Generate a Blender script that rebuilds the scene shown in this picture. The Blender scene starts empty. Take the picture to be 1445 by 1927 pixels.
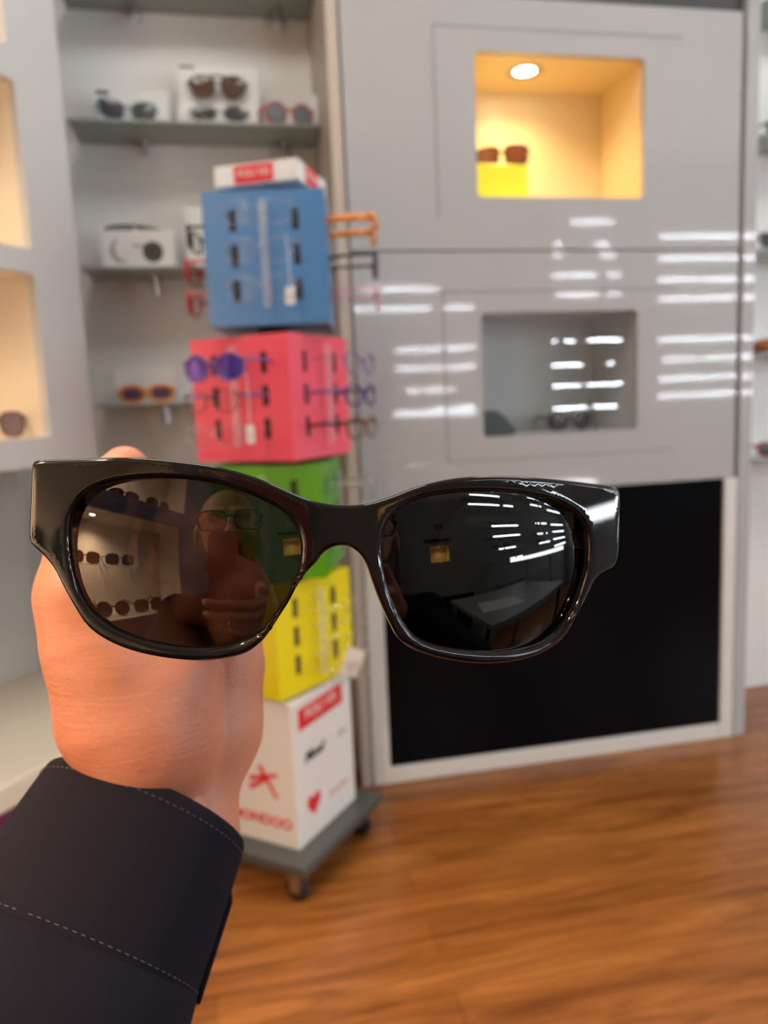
import bpy, bmesh, math, random
import numpy as np
from mathutils import Vector, Matrix
from mathutils.geometry import delaunay_2d_cdt
random.seed(7)
col = bpy.context.scene.collection
scn = bpy.context.scene

# ------------------------------------------------------------------ camera
PW, PH, FP, EYE = 1445, 1927, 1450.0, 1.02
_d = np.array([1165 - PW/2, 11190 - PH/2, FP]); _d /= np.linalg.norm(_d)
_f = np.array([0, 0, 1.0]); _f = _f - _d*(_f @ _d); _f /= np.linalg.norm(_f)
CM = np.array([np.cross(_f, -_d), _f, -_d])          # world = CM @ (right, down, forward)
CAMP = np.array([0, 0, EYE])
cd = bpy.data.cameras.new('camera'); cam = bpy.data.objects.new('camera', cd); col.objects.link(cam)
cam.matrix_world = Matrix([[CM[i][0], -CM[i][1], -CM[i][2], CAMP[i]] for i in range(3)] + [[0, 0, 0, 1]])
cd.sensor_fit = 'VERTICAL'; cd.sensor_height = 36; cd.sensor_width = 27
cd.lens = FP/PH*36; cd.clip_start = 0.0005
cd.dof.use_dof = True; cd.dof.focus_distance = 0.193; cd.dof.aperture_fstop = 13.0
scn.camera = cam
scn.view_settings.view_transform = 'Standard'; scn.view_settings.look = 'None'
scn.view_settings.gamma = 1; scn.view_settings.use_curve_mapping = False
scn.view_settings.exposure = 0.0
scn.cycles.max_bounces = 8; scn.cycles.transparent_max_bounces = 48
scn.cycles.glossy_bounces = 5; scn.cycles.sample_clamp_indirect = 6
scn.cycles.use_denoising = True
w = bpy.data.worlds.new('world'); scn.world = w; w.use_nodes = True
w.node_tree.nodes['Background'].inputs[0].default_value = (0.8, 0.85, 1, 1)
w.node_tree.nodes['Background'].inputs[1].default_value = 0.3

# light levels
L_CEIL, L_LED, L_SPOT_CAB, L_SPOT_LEFT, L_SPOT_REAR = 9.0, 140.0, 13, 8.0, 215.0

def raydir(px, py): return CM @ np.array([px - PW/2, py - PH/2, FP])
def cp(px, py, d):                                    # point at depth d (m) along a sight line
    return CAMP + raydir(px, py)/FP*d
# room frame: x along the showcase wall, y into it, z up, origin at showcase's left foot
AZ = math.radians(11)
RM = Matrix.Translation((-0.058, 1.955, 0)) @ Matrix.Rotation(AZ, 4, 'Z')
RMi = RM.inverted()
def R3(u, v, z): return RM @ Vector((u, v, z))
def at_v(px, py, v):                                  # where a sight line meets the plane y=v of the room frame
    a = RMi @ Vector(CAMP); b = RMi.to_3x3() @ Vector(raydir(px, py))
    t = (v - a.y)/b.y
    p = a + b*t
    return p.x, p.z

# ------------------------------------------------------------------ materials
MATS = {}
def mat(name, colr, rough=0.5, metal=0.0, spec=0.5, coat=0.0, bump=0.0, bscale=200, var=0.0, vscale=8, emit=None, estr=0, sss=0, ior=None, alpha=None, trans=0, sheen=0):
    if name in MATS: return MATS[name]
    m = bpy.data.materials.new(name); m.use_nodes = True; nt = m.node_tree; b = nt.nodes['Principled BSDF']
    b.inputs['Base Color'].default_value = (*colr, 1); b.inputs['Roughness'].default_value = rough
    b.inputs['Metallic'].default_value = metal; b.inputs['Specular IOR Level'].default_value = spec
    b.inputs['Coat Weight'].default_value = coat; b.inputs['Coat Roughness'].default_value = 0.02
    if ior: b.inputs['IOR'].default_value = ior
    if trans: b.inputs['Transmission Weight'].default_value = trans
    if sheen: b.inputs['Sheen Weight'].default_value = sheen; b.inputs['Sheen Roughness'].default_value = .4
    if sss:
        b.inputs['Subsurface Weight'].default_value = sss; b.inputs['Subsurface Radius'].default_value = (.008, .003, .0015)
        b.inputs['Subsurface Scale'].default_value = 1.0
    if emit: b.inputs['Emission Color'].default_value = (*emit, 1); b.inputs['Emission Strength'].default_value = estr
    tc = nt.nodes.new('ShaderNodeTexCoord')
    if var:
        n = nt.nodes.new('ShaderNodeTexNoise'); n.inputs['Scale'].default_value = vscale; n.inputs['Detail'].default_value = 4
        nt.links.new(tc.outputs['Object'], n.inputs['Vector'])
        r = nt.nodes.new('ShaderNodeMapRange'); r.inputs[1].default_value = .3; r.inputs[2].default_value = .7
        r.inputs[3].default_value = 1 - var; r.inputs[4].default_value = 1 + var
        nt.links.new(n.outputs['Fac'], r.inputs[0])
        mx = nt.nodes.new('ShaderNodeVectorMath'); mx.operation = 'SCALE'; mx.inputs[0].default_value = colr
        nt.links.new(r.outputs[0], mx.inputs['Scale']); nt.links.new(mx.outputs[0], b.inputs['Base Color'])
    if bump:
        n = nt.nodes.new('ShaderNodeTexNoise'); n.inputs['Scale'].default_value = bscale; n.inputs['Detail'].default_value = 3
        nt.links.new(tc.outputs['Object'], n.inputs['Vector'])
        bp = nt.nodes.new('ShaderNodeBump'); bp.inputs['Strength'].default_value = bump; bp.inputs['Distance'].default_value = .001
        nt.links.new(n.outputs['Fac'], bp.inputs['Height']); nt.links.new(bp.outputs[0], b.inputs['Normal'])
    MATS[name] = m; return m

def tinted(name, colr, refl=1.5, ior=1.5, haze=0, hcol=(.8, .8, .82)):            # thin tinted see-through sheet with a polished surface
    if name in MATS: return MATS[name]
    m = bpy.data.materials.new(name); m.use_nodes = True; nt = m.node_tree
    for n in list(nt.nodes): nt.nodes.remove(n)
    o = nt.nodes.new('ShaderNodeOutputMaterial'); mx = nt.nodes.new('ShaderNodeMixShader')
    t = nt.nodes.new('ShaderNodeBsdfTransparent'); t.inputs[0].default_value = (*colr, 1)
    g = nt.nodes.new('ShaderNodeBsdfGlossy'); g.inputs['Roughness'].default_value = 0.0
    f0 = refl*((ior - 1)/(ior + 1))**2                # Schlick reflectance, the same from both sides of the sheet
    fr = nt.nodes.new('ShaderNodeLayerWeight'); fr.inputs['Blend'].default_value = .5
    pw = nt.nodes.new('ShaderNodeMath'); pw.operation = 'POWER'; pw.inputs[1].default_value = 5; nt.links.new(fr.outputs['Facing'], pw.inputs[0])
    mu = nt.nodes.new('ShaderNodeMath'); mu.operation = 'MULTIPLY_ADD'; mu.inputs[1].default_value = 1 - f0; mu.inputs[2].default_value = f0; mu.use_clamp = True
    nt.links.new(pw.outputs[0], mu.inputs[0]); nt.links.new(mu.outputs[0], mx.inputs[0])
    src = t
    if haze:
        df = nt.nodes.new('ShaderNodeBsdfDiffuse'); df.inputs[0].default_value = (*hcol, 1); src = nt.nodes.new('ShaderNodeMixShader'); src.inputs[0].default_value = haze
        nt.links.new(t.outputs[0], src.inputs[1]); nt.links.new(df.outputs[0], src.inputs[2])
    nt.links.new(src.outputs[0], mx.inputs[1]); nt.links.new(g.outputs[0], mx.inputs[2]); nt.links.new(mx.outputs[0], o.inputs[0])
    MATS[name] = m; return m

def emis(name, colr, s):
    if name in MATS: return MATS[name]
    m = bpy.data.materials.new(name); m.use_nodes = True; nt = m.node_tree
    for n in list(nt.nodes): nt.nodes.remove(n)
    o = nt.nodes.new('ShaderNodeOutputMaterial'); e = nt.nodes.new('ShaderNodeEmission')
    e.inputs[0].default_value = (*colr, 1); e.inputs[1].default_value = s; nt.links.new(e.outputs[0], o.inputs[0])
    MATS[name] = m; return m

def wood_floor():
    m = bpy.data.materials.new('laminate_wood'); m.use_nodes = True; nt = m.node_tree; b = nt.nodes['Principled BSDF']
    N = nt.nodes.new; L = nt.links.new
    tc = N('ShaderNodeTexCoord'); mp = N('ShaderNodeMapping'); mp.inputs['Rotation'].default_value = (0, 0, 0)
    L(tc.outputs['Object'], mp.inputs['Vector'])
    br = N('ShaderNodeTexBrick'); br.offset = .37; br.inputs['Scale'].default_value = 1
    br.inputs['Brick Width'].default_value = 1.1; br.inputs['Row Height'].default_value = .095; br.inputs['Mortar Size'].default_value = .0012
    br.inputs['Color1'].default_value = (.42, .42, .42, 1); br.inputs['Color2'].default_value = (.72, .72, .72, 1); br.inputs['Mortar'].default_value = (.1, .1, .1, 1)
    L(mp.outputs[0], br.inputs['Vector'])
    m2 = N('ShaderNodeMapping'); m2.inputs['Scale'].default_value = (1.6, 15, 1); L(tc.outputs['Object'], m2.inputs['Vector'])
    n1 = N('ShaderNodeTexNoise'); n1.inputs['Scale'].default_value = 1.3; n1.inputs['Detail'].default_value = 8; n1.inputs['Roughness'].default_value = .6; n1.inputs['Distortion'].default_value = 1.4
    L(m2.outputs[0], n1.inputs['Vector'])
    mixf = N('ShaderNodeMath'); mixf.operation = 'MULTIPLY_ADD'; mixf.inputs[1].default_value = .28
    sep = N('ShaderNodeSeparateColor'); L(br.outputs['Color'], sep.inputs[0])
    ad = N('ShaderNodeMath'); ad.operation = 'MULTIPLY'; ad.inputs[1].default_value = .95; L(n1.outputs['Fac'], ad.inputs[0])
    L(sep.outputs[0], mixf.inputs[0]); L(ad.outputs[0], mixf.inputs[2])
    cr = N('ShaderNodeValToRGB'); L(mixf.outputs[0], cr.inputs[0])
    e = cr.color_ramp.elements; e[0].position = .38; e[0].color = (.10, .028, .006, 1); e[1].position = .85; e[1].color = (.44, .165, .04, 1)
    k = e.new(.62); k.color = (.26, .088, .018, 1)
    L(cr.outputs[0], b.inputs['Base Color']); b.inputs['Roughness'].default_value = .26; b.inputs['Specular IOR Level'].default_value = .45
    return m

M_WHITE = mat('white_lacquer', (.42, .415, .41), .05, spec=.42, coat=.0, var=.01)
M_WHITEM = mat('white_paint', (.66, .64, .61), .45, bump=.05)
M_TRIM = mat('white_trim', (.70, .68, .64), .3)
M_LEFT = mat('pale_panel', (.53, .53, .52), .28)
M_GROOVE_SHADE = mat('groove_shade', (.27, .27, .26), .4)
M_BLACK = mat('black_gloss', (.003, .003, .004), .12, spec=.06)
M_DARK = mat('dark_grey', (.05, .052, .05), .4)
M_PLATE = mat('plate_grey', (.075, .078, .074), .35)
M_RUB = mat('black_rubber', (.01, .01, .01), .6)
M_STEEL = mat('brushed_steel', (.5, .5, .5), .3, metal=1)
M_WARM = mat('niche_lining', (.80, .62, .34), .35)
M_WARM2 = mat('niche_lining_pale', (.78, .68, .55), .3)
M_GREY = mat('grey_lining', (.36, .37, .36), .4)
M_ALC = mat('alcove_panel', (.84, .82, .78), .22, spec=.4)
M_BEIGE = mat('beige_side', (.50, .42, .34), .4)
M_GLASS = tinted('shelf_glass', (.80, .87, .84), 1.0, haze=.22)
M_SHELF = mat('frosted_green_glass', (.30, .34, .315), .12, spec=.5)
M_CLEAR = tinted('clear_glass', (.97, .98, .98), 1.0)
M_BLUE = mat('blue_panel', (.055, .20, .44), .35, coat=.1)
M_PINK = mat('pink_panel', (.90, .10, .16), .32, coat=.1)
M_GREEN = mat('green_panel', (.085, .34, .006), .35, coat=.1)
M_YEL = mat('yellow_panel', (.84, .70, .004), .35, coat=.1)
M_BOX = mat('white_card', (.78, .76, .72), .5)
M_RED = mat('red_print', (.72, .02, .03), .5)
M_REDP = mat('pale_red_print', (.72, .36, .33), .5)
M_INK = mat('black_print', (.02, .02, .02), .5)
M_SKIN = None
M_LEDW = emis('led_white', (.86, .93, 1), L_LED)
M_BULB = emis('warm_bulb', (1, .86, .6), 25)

# ------------------------------------------------------------------ mesh helpers
def tagg(o, label=None, cat=None, group=None, kind=None):
    if label: o['label'] = label
    if cat: o['category'] = cat
    if group: o['group'] = group
    if kind: o['kind'] = kind
    return o
def empty(name, label, cat, M=None, group=None):
    o = bpy.data.objects.new(name, None); col.objects.link(o); o.empty_display_size = .05
    if M is not None: o.matrix_world = M
    return tagg(o, label, cat, group)
class MB:
    """collects shapes, builds ONE mesh object"""
    def __init__(s): s.v = []; s.f = []; s.m = []
    def add(s, vs, fs, mi=0):
        k = len(s.v); s.v += [tuple(x) for x in vs]; s.f += [tuple(i + k for i in f) for f in fs]; s.m += [mi]*len(fs); return s
    def box(s, x0, x1, y0, y1, z0, z1, mi=0, M=None):
        vs = [Vector((x, y, z)) for z in (z0, z1) for y in (y0, y1) for x in (x0, x1)]
        if M is not None: vs = [M @ v for v in vs]
        return s.add(vs, [(0, 2, 3, 1), (4, 5, 7, 6), (0, 1, 5, 4), (2, 6, 7, 3), (0, 4, 6, 2), (1, 3, 7, 5)], mi)
    def tube(s, pts, r, n=10, mi=0, closed=False, flat=None):
        pts = [Vector(p) for p in pts]; N = len(pts); rr = r if isinstance(r, (list, tuple)) else [r]*N
        k = len(s.v); prev = None
        for i, p in enumerate(pts):
            a = pts[(i - 1) % N] if (closed or i > 0) else p; b = pts[(i + 1) % N] if (closed or i < N - 1) else p
            t = (b - a).normalized()
            if prev is None:
                q = Vector((0, 0, 1)) if abs(t.z) < .9 else Vector((1, 0, 0)); x = t.cross(q).normalized()
            else: x = (prev - t*prev.dot(t)).normalized()
            prev = x; y = t.cross(x)
            fa, fb = flat if flat else (1, 1)
            for j in range(n):
                a_ = 2*math.pi*j/n; s.v.append(tuple(p + x*math.cos(a_)*rr[i]*fa + y*math.sin(a_)*rr[i]*fb))
        for i in range(N if closed else N - 1):
            for j in range(n):
                i2 = (i + 1) % N; s.f.append((k + i*n + j, k + i*n + (j + 1) % n, k + i2*n + (j + 1) % n, k + i2*n + j)); s.m.append(mi)
        if not closed:
            s.f.append(tuple(k + j for j in range(n))[::-1]); s.m.append(mi)
            s.f.append(tuple(k + (N - 1)*n + j for j in range(n))); s.m.append(mi)
        return s
    def lathe(s, prof, n=24, c=(0, 0, 0), mi=0, M=None):   # prof: (r,z)
        k = len(s.v)
        for r, z in prof:
            for j in range(n):
                a = 2*math.pi*j/n; p = Vector((c[0] + r*math.cos(a), c[1] + r*math.sin(a), c[2] + z))
                if M is not None: p = M @ p
                s.v.append(tuple(p))
        for i in range(len(prof) - 1):
            for j in range(n):
                s.f.append((k + i*n + j, k + i*n + (j + 1) % n, k + (i + 1)*n + (j + 1) % n, k + (i + 1)*n + j)); s.m.append(mi)
        return s
    def mesh(s, name, mats, smooth=False):
        me = bpy.data.meshes.new(name); me.from_pydata(s.v, [], s.f); me.update()
        for m in (mats if isinstance(mats, (list, tuple)) else [mats]): me.materials.append(m)
        me.polygons.foreach_set('material_index', s.m)
        if smooth: me.polygons.foreach_set('use_smooth', [True]*len(s.f))
        return me
    def build(s, name, mats, parent=None, bevel=0, smooth=False, M=None):
        o = bpy.data.objects.new(name, s.mesh(name, mats, smooth)); col.objects.link(o)
        if parent is not None: o.parent = parent
        elif M is not None: o.matrix_world = M
        if bevel:
            b = o.modifiers.new('bevel', 'BEVEL'); b.width = bevel; b.segments = 3; b.limit_method = 'ANGLE'
        return o
def copy_tree(o, parent=None):
    c = o.copy(); col.objects.link(c); c.parent = parent
    for ch in o.children: copy_tree(ch, c)
    return c
def rrect(x0, x1, z0, z1, r, n=6):
    out = []
    for cx, cz, a0 in ((x1 - r, z1 - r, 0), (x0 + r, z1 - r, 90), (x0 + r, z0 + r, 180), (x1 - r, z0 + r, 270)):
        for i in range(n + 1):
            a = math.radians(a0 + 90*i/n); out.append((cx + r*math.cos(a), cz + r*math.sin(a)))
    return out
def inside(p, poly):
    c = False; j = len(poly) - 1; x, y = p
    for i in range(len(poly)):
        xi, yi = poly[i][0], poly[i][1]; xj, yj = poly[j][0], poly[j][1]
        if (yi > y) != (yj > y) and x < (xj - xi)*(y - yi)/(yj - yi) + xi: c = not c
        j = i
    return c
def plate(outer, holes, y0, y1, mb=None, mi=0):
    """flat board in the x-z plane between y0 (front) and y1 with holes"""
    mb = mb or MB(); pts = list(outer); edges = [(i, (i + 1) % len(outer)) for i in range(len(outer))]; loops = [list(range(len(outer)))]
    for h in holes:
        k = len(pts); pts += list(h); edges += [(k + i, k + (i + 1) % len(h)) for i in range(len(h))]; loops.append(list(range(k, k + len(h))))
    V, E_, F, ov, oe, of = delaunay_2d_cdt([Vector(p) for p in pts], edges, [], 0, 1e-7)
    V = [tuple(v) for v in V]; idx = {}
    for i, o_ in enumerate(ov):
        for q in o_: idx[q] = i
    k = len(mb.v); n = len(V)
    mb.v += [(x, y0, z) for x, z in V] + [(x, y1, z) for x, z in V]
    for f in F:
        cx = sum(V[i][0] for i in f)/len(f); cz = sum(V[i][1] for i in f)/len(f)
        if inside((cx, cz), outer) and not any(inside((cx, cz), h) for h in holes):
            a = [k + i for i in f]; A = V[f[0]]; B = V[f[1]]; C_ = V[f[2]]
            ccw = (B[0]-A[0])*(C_[1]-A[1]) - (B[1]-A[1])*(C_[0]-A[0]) > 0   # seen from -y, ccw means facing -y
            mb.f.append(tuple(a if ccw else a[::-1])); mb.m.append(mi)
            b_ = [i + n for i in a]; mb.f.append(tuple(b_[::-1] if ccw else b_)); mb.m.append(mi)
    for lp in loops:
        for i in range(len(lp)):
            a, b_ = k + idx[lp[i]], k + idx[lp[(i + 1) % len(lp)]]
            mb.f.append((a, b_, b_ + n, a + n)); mb.m.append(mi)
    return mb
def fixn(o):
    bm = bmesh.new(); bm.from_mesh(o.data); bmesh.ops.recalc_face_normals(bm, faces=bm.faces); bm.to_mesh(o.data); bm.free(); return o
def text_mesh(txt, size, material, parent, M, name='lettering', ext=.0004, shear=0, bold=0, sx=1):
    cu = bpy.data.curves.new(name, 'FONT'); cu.body = txt; cu.size = size; cu.extrude = ext; cu.align_x = 'CENTER'; cu.align_y = 'CENTER'; cu.shear = shear; cu.offset = bold
    t = bpy.data.objects.new('tmp', cu); col.objects.link(t)
    me = bpy.data.meshes.new_from_object(t.evaluated_get(bpy.context.evaluated_depsgraph_get()))
    bpy.data.objects.remove(t); me.transform(Matrix.Scale(sx, 4, (1, 0, 0))); me.transform(Matrix.Rotation(math.pi/2, 4, 'X')); me.transform(M)
    me.materials.clear(); me.materials.append(material)
    o = bpy.data.objects.new(name, me); col.objects.link(o); o.parent = parent; return o

# ------------------------------------------------------------------ implicit surfaces (continuous bodies)
def smin(A, B, k):
    h = np.maximum(k - np.abs(A - B), 0)/k; return np.minimum(A, B) - h*h*k*.25
def sdf_mesh(prims, voxel, k=.006, carve=(), k2=.002):
    """prims: (p0, p1, r0, r1) tapered capsules or ('e', centre, radii, rotation) ellipsoids; smooth union -> verts, quads"""
    import openvdb as vdb
    lo = np.array([1e9]*3); hi = -lo
    for p in prims:
        if p is None: continue
        if isinstance(p[0], str): c = np.array(p[1]); r = max(p[2]); lo = np.minimum(lo, c - r); hi = np.maximum(hi, c + r)
        else:
            for q, r in ((p[0], p[2]), (p[1], p[3])): q = np.array(q); lo = np.minimum(lo, q - r); hi = np.maximum(hi, q + r)
    lo = lo - 3*voxel - k; hi = hi + 3*voxel + k; n = np.ceil((hi - lo)/voxel).astype(int)
    X, Y, Z = [(lo[i] + voxel*np.arange(n[i])).astype(np.float32) for i in range(3)]
    G = np.full(tuple(n), 1.0, np.float32)
    def ev(p, gx, gy, gz):
        if isinstance(p[0], str):
            c, r, Rm = np.array(p[1]), np.array(p[2]), (np.array(p[3]) if len(p) > 3 and p[3] is not None else np.eye(3))
            dx, dy, dz = gx - c[0], gy - c[1], gz - c[2]
            a = [Rm[0][i]*dx + Rm[1][i]*dy + Rm[2][i]*dz for i in range(3)]
            k0 = np.sqrt(sum((a[i]/r[i])**2 for i in range(3))); k1 = np.sqrt(sum((a[i]/r[i]**2)**2 for i in range(3))) + 1e-9
            return k0*(k0 - 1)/k1
        a, b, r0, r1 = np.array(p[0]), np.array(p[1]), p[2], p[3]; ab = b - a; L2 = ab @ ab + 1e-12
        t = np.clip(((gx - a[0])*ab[0] + (gy - a[1])*ab[1] + (gz - a[2])*ab[2])/L2, 0, 1)
        return np.sqrt((gx - a[0] - t*ab[0])**2 + (gy - a[1] - t*ab[1])**2 + (gz - a[2] - t*ab[2])**2) - (r0 + (r1 - r0)*t)
    def rng(p):
        if isinstance(p[0], str): c = np.array(p[1]); r = max(p[2]); l, h = c - r, c + r
        else: l = np.minimum(np.array(p[0]) - p[2], np.array(p[1]) - p[3]); h = np.maximum(np.array(p[0]) + p[2], np.array(p[1]) + p[3])
        m = 4*k + 3*voxel; a = np.maximum(((l - m - lo)/voxel).astype(int), 0); b = np.minimum(((h + m - lo)/voxel).astype(int) + 1, n); return a, b
    first = None
    for p in [q for q in prims if q is not None or True]:
        if p is None: first, G = (G if first is None else smin(first, G, k2)), np.full(tuple(n), 1.0, np.float32); continue
        a, b = rng(p); sl = tuple(slice(a[i], b[i]) for i in range(3))
        D = ev(p, X[sl[0]][:, None, None], Y[sl[1]][None, :, None], Z[sl[2]][None, None, :]).astype(np.float32)
        g = G[sl]; h = np.maximum(k - np.abs(g - D), 0)/k; G[sl] = np.minimum(g, D) - h*h*k*.25
    if first is not None: G = smin(first, G, k2)
    for p, kk in carve:
        a, b = rng(p); sl = tuple(slice(a[i], b[i]) for i in range(3))
        D = -ev(p, X[sl[0]][:, None, None], Y[sl[1]][None, :, None], Z[sl[2]][None, None, :]).astype(np.float32)
        g = G[sl]; h = np.maximum(kk - np.abs(g - D), 0)/kk; G[sl] = np.maximum(g, D) + h*h*kk*.25
    g = vdb.FloatGrid(1.0); g.copyFromArray(np.ascontiguousarray(G)); P, Q = g.convertToQuads(0.0)
    return P*voxel + lo, Q[:, ::-1]
def np_object(name, parts, mats, parent=None):
    V = []; F = []; mi = []; k = 0
    for p, q, m in parts:
        V.append(np.asarray(p)); F += [tuple(int(i) + k for i in f) for f in q]; mi += [m]*len(q); k += len(p)
    me = bpy.data.meshes.new(name); me.from_pydata(np.concatenate(V).tolist(), [], F); me.update()
    for m in mats: me.materials.append(m)
    me.polygons.foreach_set('material_index', mi); me.polygons.foreach_set('use_smooth', [True]*len(F))
    o = bpy.data.objects.new(name, me); col.objects.link(o)
    if parent is not None: o.parent = parent
    return o

# ================================================================== THE ROOM
def struct(name, mb, m, M=RM):
    o = mb.build(name, m, M=M); o['kind'] = 'structure'; return o
CEIL = 2.62
struct('floor', MB().box(-3.2, 4.3, -3.6, 1.6, -.05, 0), wood_floor())
struct('ceiling', MB().box(-3.2, 4.3, -3.6, 1.6, CEIL, CEIL + .05), M_WHITEM)
struct('wall_back', MB().box(-1.6, 4.3, .32, .40, 0, CEIL), M_ALC)
struct('wall_behind', MB().box(-3.2, 4.3, -3.40, -3.30, 0, CEIL), mat('grey_wall_paint', (.33, .33, .335), .5, bump=.05))
struct('wall_right', MB().box(4.05, 4.15, -3.30, .32, 0, CEIL), mat('grey_wall_paint', (.33, .33, .335), .5, bump=.05))
struct('wall_left', MB().box(-3.1, -3.0, -3.3, 1.5, 0, CEIL), M_WHITEM)
struct('wall_far_left', MB().box(-3.0, -1.6, .32, .40, 0, CEIL), M_WHITEM)
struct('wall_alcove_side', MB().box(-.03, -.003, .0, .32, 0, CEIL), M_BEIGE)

# ceiling lights (square panels)
frm_m = None
def ceiling_light(u, v, i, label):
    t = empty('ceiling_light', label, 'ceiling light', RM @ Matrix.Translation((u, v, CEIL - .03)), 'square ceiling lights')
    mb = MB(); mb.box(-.3, .3, -.3, -.28, 0, .03).box(-.3, .3, .28, .3, 0, .03).box(-.3, -.28, -.28, .28, 0, .03).box(.28, .3, -.28, .28, 0, .03)
    mb.build('frame', M_WHITEM, t)
    MB().box(-.28, .28, -.28, .28, .01, .02).build('diffuser', emis('ceiling_diffuser', (.98, .97, .94), L_CEIL), t)
    return t
for i, (u, v) in enumerate([(-.40, -.80), (.75, -.85), (2.3, -.95), (3.4, -.9), (-1.1, -.95)]):
    ceiling_light(u, v, i, 'square white ceiling light panel set above the shop floor')

# ================================================================== MAIN SHOWCASE (right)
cab = empty('display_cabinet', 'tall white glossy showcase with two cut-out niches and a black lower panel', 'display cabinet', RM.copy())
N1 = (.333, .788, 1.520, 1.861); N2 = (.333, .770, .918, 1.236); ND = .225
def door(name, x0, x1, z0, z1, hole, groove, parent, m=M_WHITE, y0=0, y1=.018):
    mb = plate([(x0, z0), (x1, z0), (x1, z1), (x0, z1)], [rrect(*hole, .012)[::-1]], y0, y1)
    for g in groove: mb.box(g[0], g[1], y0 - .0006, y0 + .001, g[2], g[3], 1)  # flat grey strips, painted as the shade of engraved door lines
    o = mb.build(name, [m, M_GROOVE_SHADE], parent); return fixn(o)
gw = .007
door('upper_door', .004, 1.066, 1.392, 1.985, (N1[0], N1[1], N1[2], N1[3]), [(.226, .226+gw, 1.471, 1.918), (.226, .89, 1.911, 1.911+gw)], cab)
door('lower_door', .004, 1.066, .770, 1.386, (N2[0], N2[1], N2[2], N2[3]), [(.230, .230+gw, .860, 1.293), (.230, .893, 1.286, 1.286+gw), (.230, .88, .857, .862)], cab)
MB().box(.048, 1.035, .004, .02, .046, .763).build('black_panel', M_BLACK, cab)
c = MB(); c.box(0, .046, -.004, .02, 0, .768).box(1.037, 1.076, -.004, .02, 0, .768).box(.046, 1.037, -.004, .02, 0, .044)
c.build('base_frame', M_TRIM, cab, bevel=.002)
c = MB(); c.box(0, .018, .02, .30, 0, 1.985).box(1.052, 1.070, .02, .30, 0, 1.985).box(.018, 1.052, .285, .30, 0, 1.985).box(.018, 1.052, .02, .285, 1.965, 1.985).box(.018, 1.052, .02, .285, 0, .02).box(.018, 1.052, .02, .285, 1.378, 1.392)
c.build('carcass', M_TRIM, cab)
c = MB(); c.box(1.080, 1.118, -.002, .30, 0, 2.4); c.build('side_post', M_WHITE, cab, bevel=.002)
MB().box(.0, 1.078, .02, .30, 1.99, 2.4).build('top_fascia', M_DARK, cab)
def niche(name, n, depth, m, parent, th=.008, y0=.018):
    x0, x1, z0, z1 = n; mb = MB()
    mb.box(x0 - th, x0, y0, y0 + depth, z0 - th, z1 + th).box(x1, x1 + th, y0, y0 + depth, z0 - th, z1 + th)
    mb.box(x0, x1, y0, y0 + depth, z0 - th, z0).box(x0, x1, y0, y0 + depth, z1, z1 + th).box(x0 - th, x1 + th, y0 + depth, y0 + depth + th, z0 - th, z1 + th)
    return mb.build(name, m, parent)
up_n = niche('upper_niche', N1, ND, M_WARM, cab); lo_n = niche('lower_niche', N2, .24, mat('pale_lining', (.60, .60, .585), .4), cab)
plate(rrect(N2[0]-.004, N2[1]+.004, N2[2]-.004, N2[3]+.004, .012), [], .0185, .0205).build('glass_pane', M_CLEAR, cab)
def downlight(name, parent, x, y, z, r, lamp_w, colr=(1, .78, .45), bulb=25, spot=110, M=None, blend=.8, lamp=True):
    mb = MB(); mb.lathe([(r, 0), (r*1.35, -.003), (r*1.6, 0), (r*1.6, .002), (r, .002)], 28, (x, y, z)); ring = mb.build(name, M_STEEL, parent, smooth=True)
    b = MB(); b.lathe([(.0001, -.004), (r*.55, -.0035), (r*.95, .0005), (r*.95, .002)], 24, (x, y, z)); b.build('bulb', emis('bulb_%d' % int(bulb), (1, .86, .6), bulb), ring, smooth=True)
    if lamp:
        l = bpy.data.lights.new('niche_lamp', 'SPOT'); l.energy = lamp_w; l.color = colr; l.spot_size = math.radians(spot); l.spot_blend = blend; l.shadow_soft_size = r
        lo = bpy.data.objects.new('niche_lamp', l); col.objects.link(lo); lo.parent = ring; lo.location = (x, y, z - .012)
    return ring
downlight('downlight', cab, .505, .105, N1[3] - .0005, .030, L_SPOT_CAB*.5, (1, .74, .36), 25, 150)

# ================================================================== EYEWEAR builder
def lens_shape(style, w_, h_, n=36):
    out = []
    for i in range(n):
        a = 2*math.pi*i/n; cx, sx = math.cos(a), math.sin(a)
        p = {'round': 2.0, 'square': 3.4, 'way': 3.0, 'cat': 2.7, 'aviator': 2.3, 'geo': 4.5}[style]
        r = (abs(cx)**p + abs(sx)**p)**(-1/p); x, z = r*cx*w_/2, r*sx*h_/2
        if style == 'way': x *= 1 + .12*(z/(h_/2))
        if style == 'cat': z += .10*h_*(x/(w_/2)) + (.10*h_ if x > 0 and z > 0 else 0)*(x/(w_/2))**2; x *= 1 + .10*(z/(h_/2))
        if style == 'aviator': x *= 1 + .16*(z/(h_/2)); z -= .10*h_*(x/(w_/2))*(1 if z < 0 else .3)*-1 if z < 0 else 0
        if style == 'geo': x *= 1 + .08*(z/(h_/2))
        out.append((x, z))
    return out
EW = {}
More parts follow.
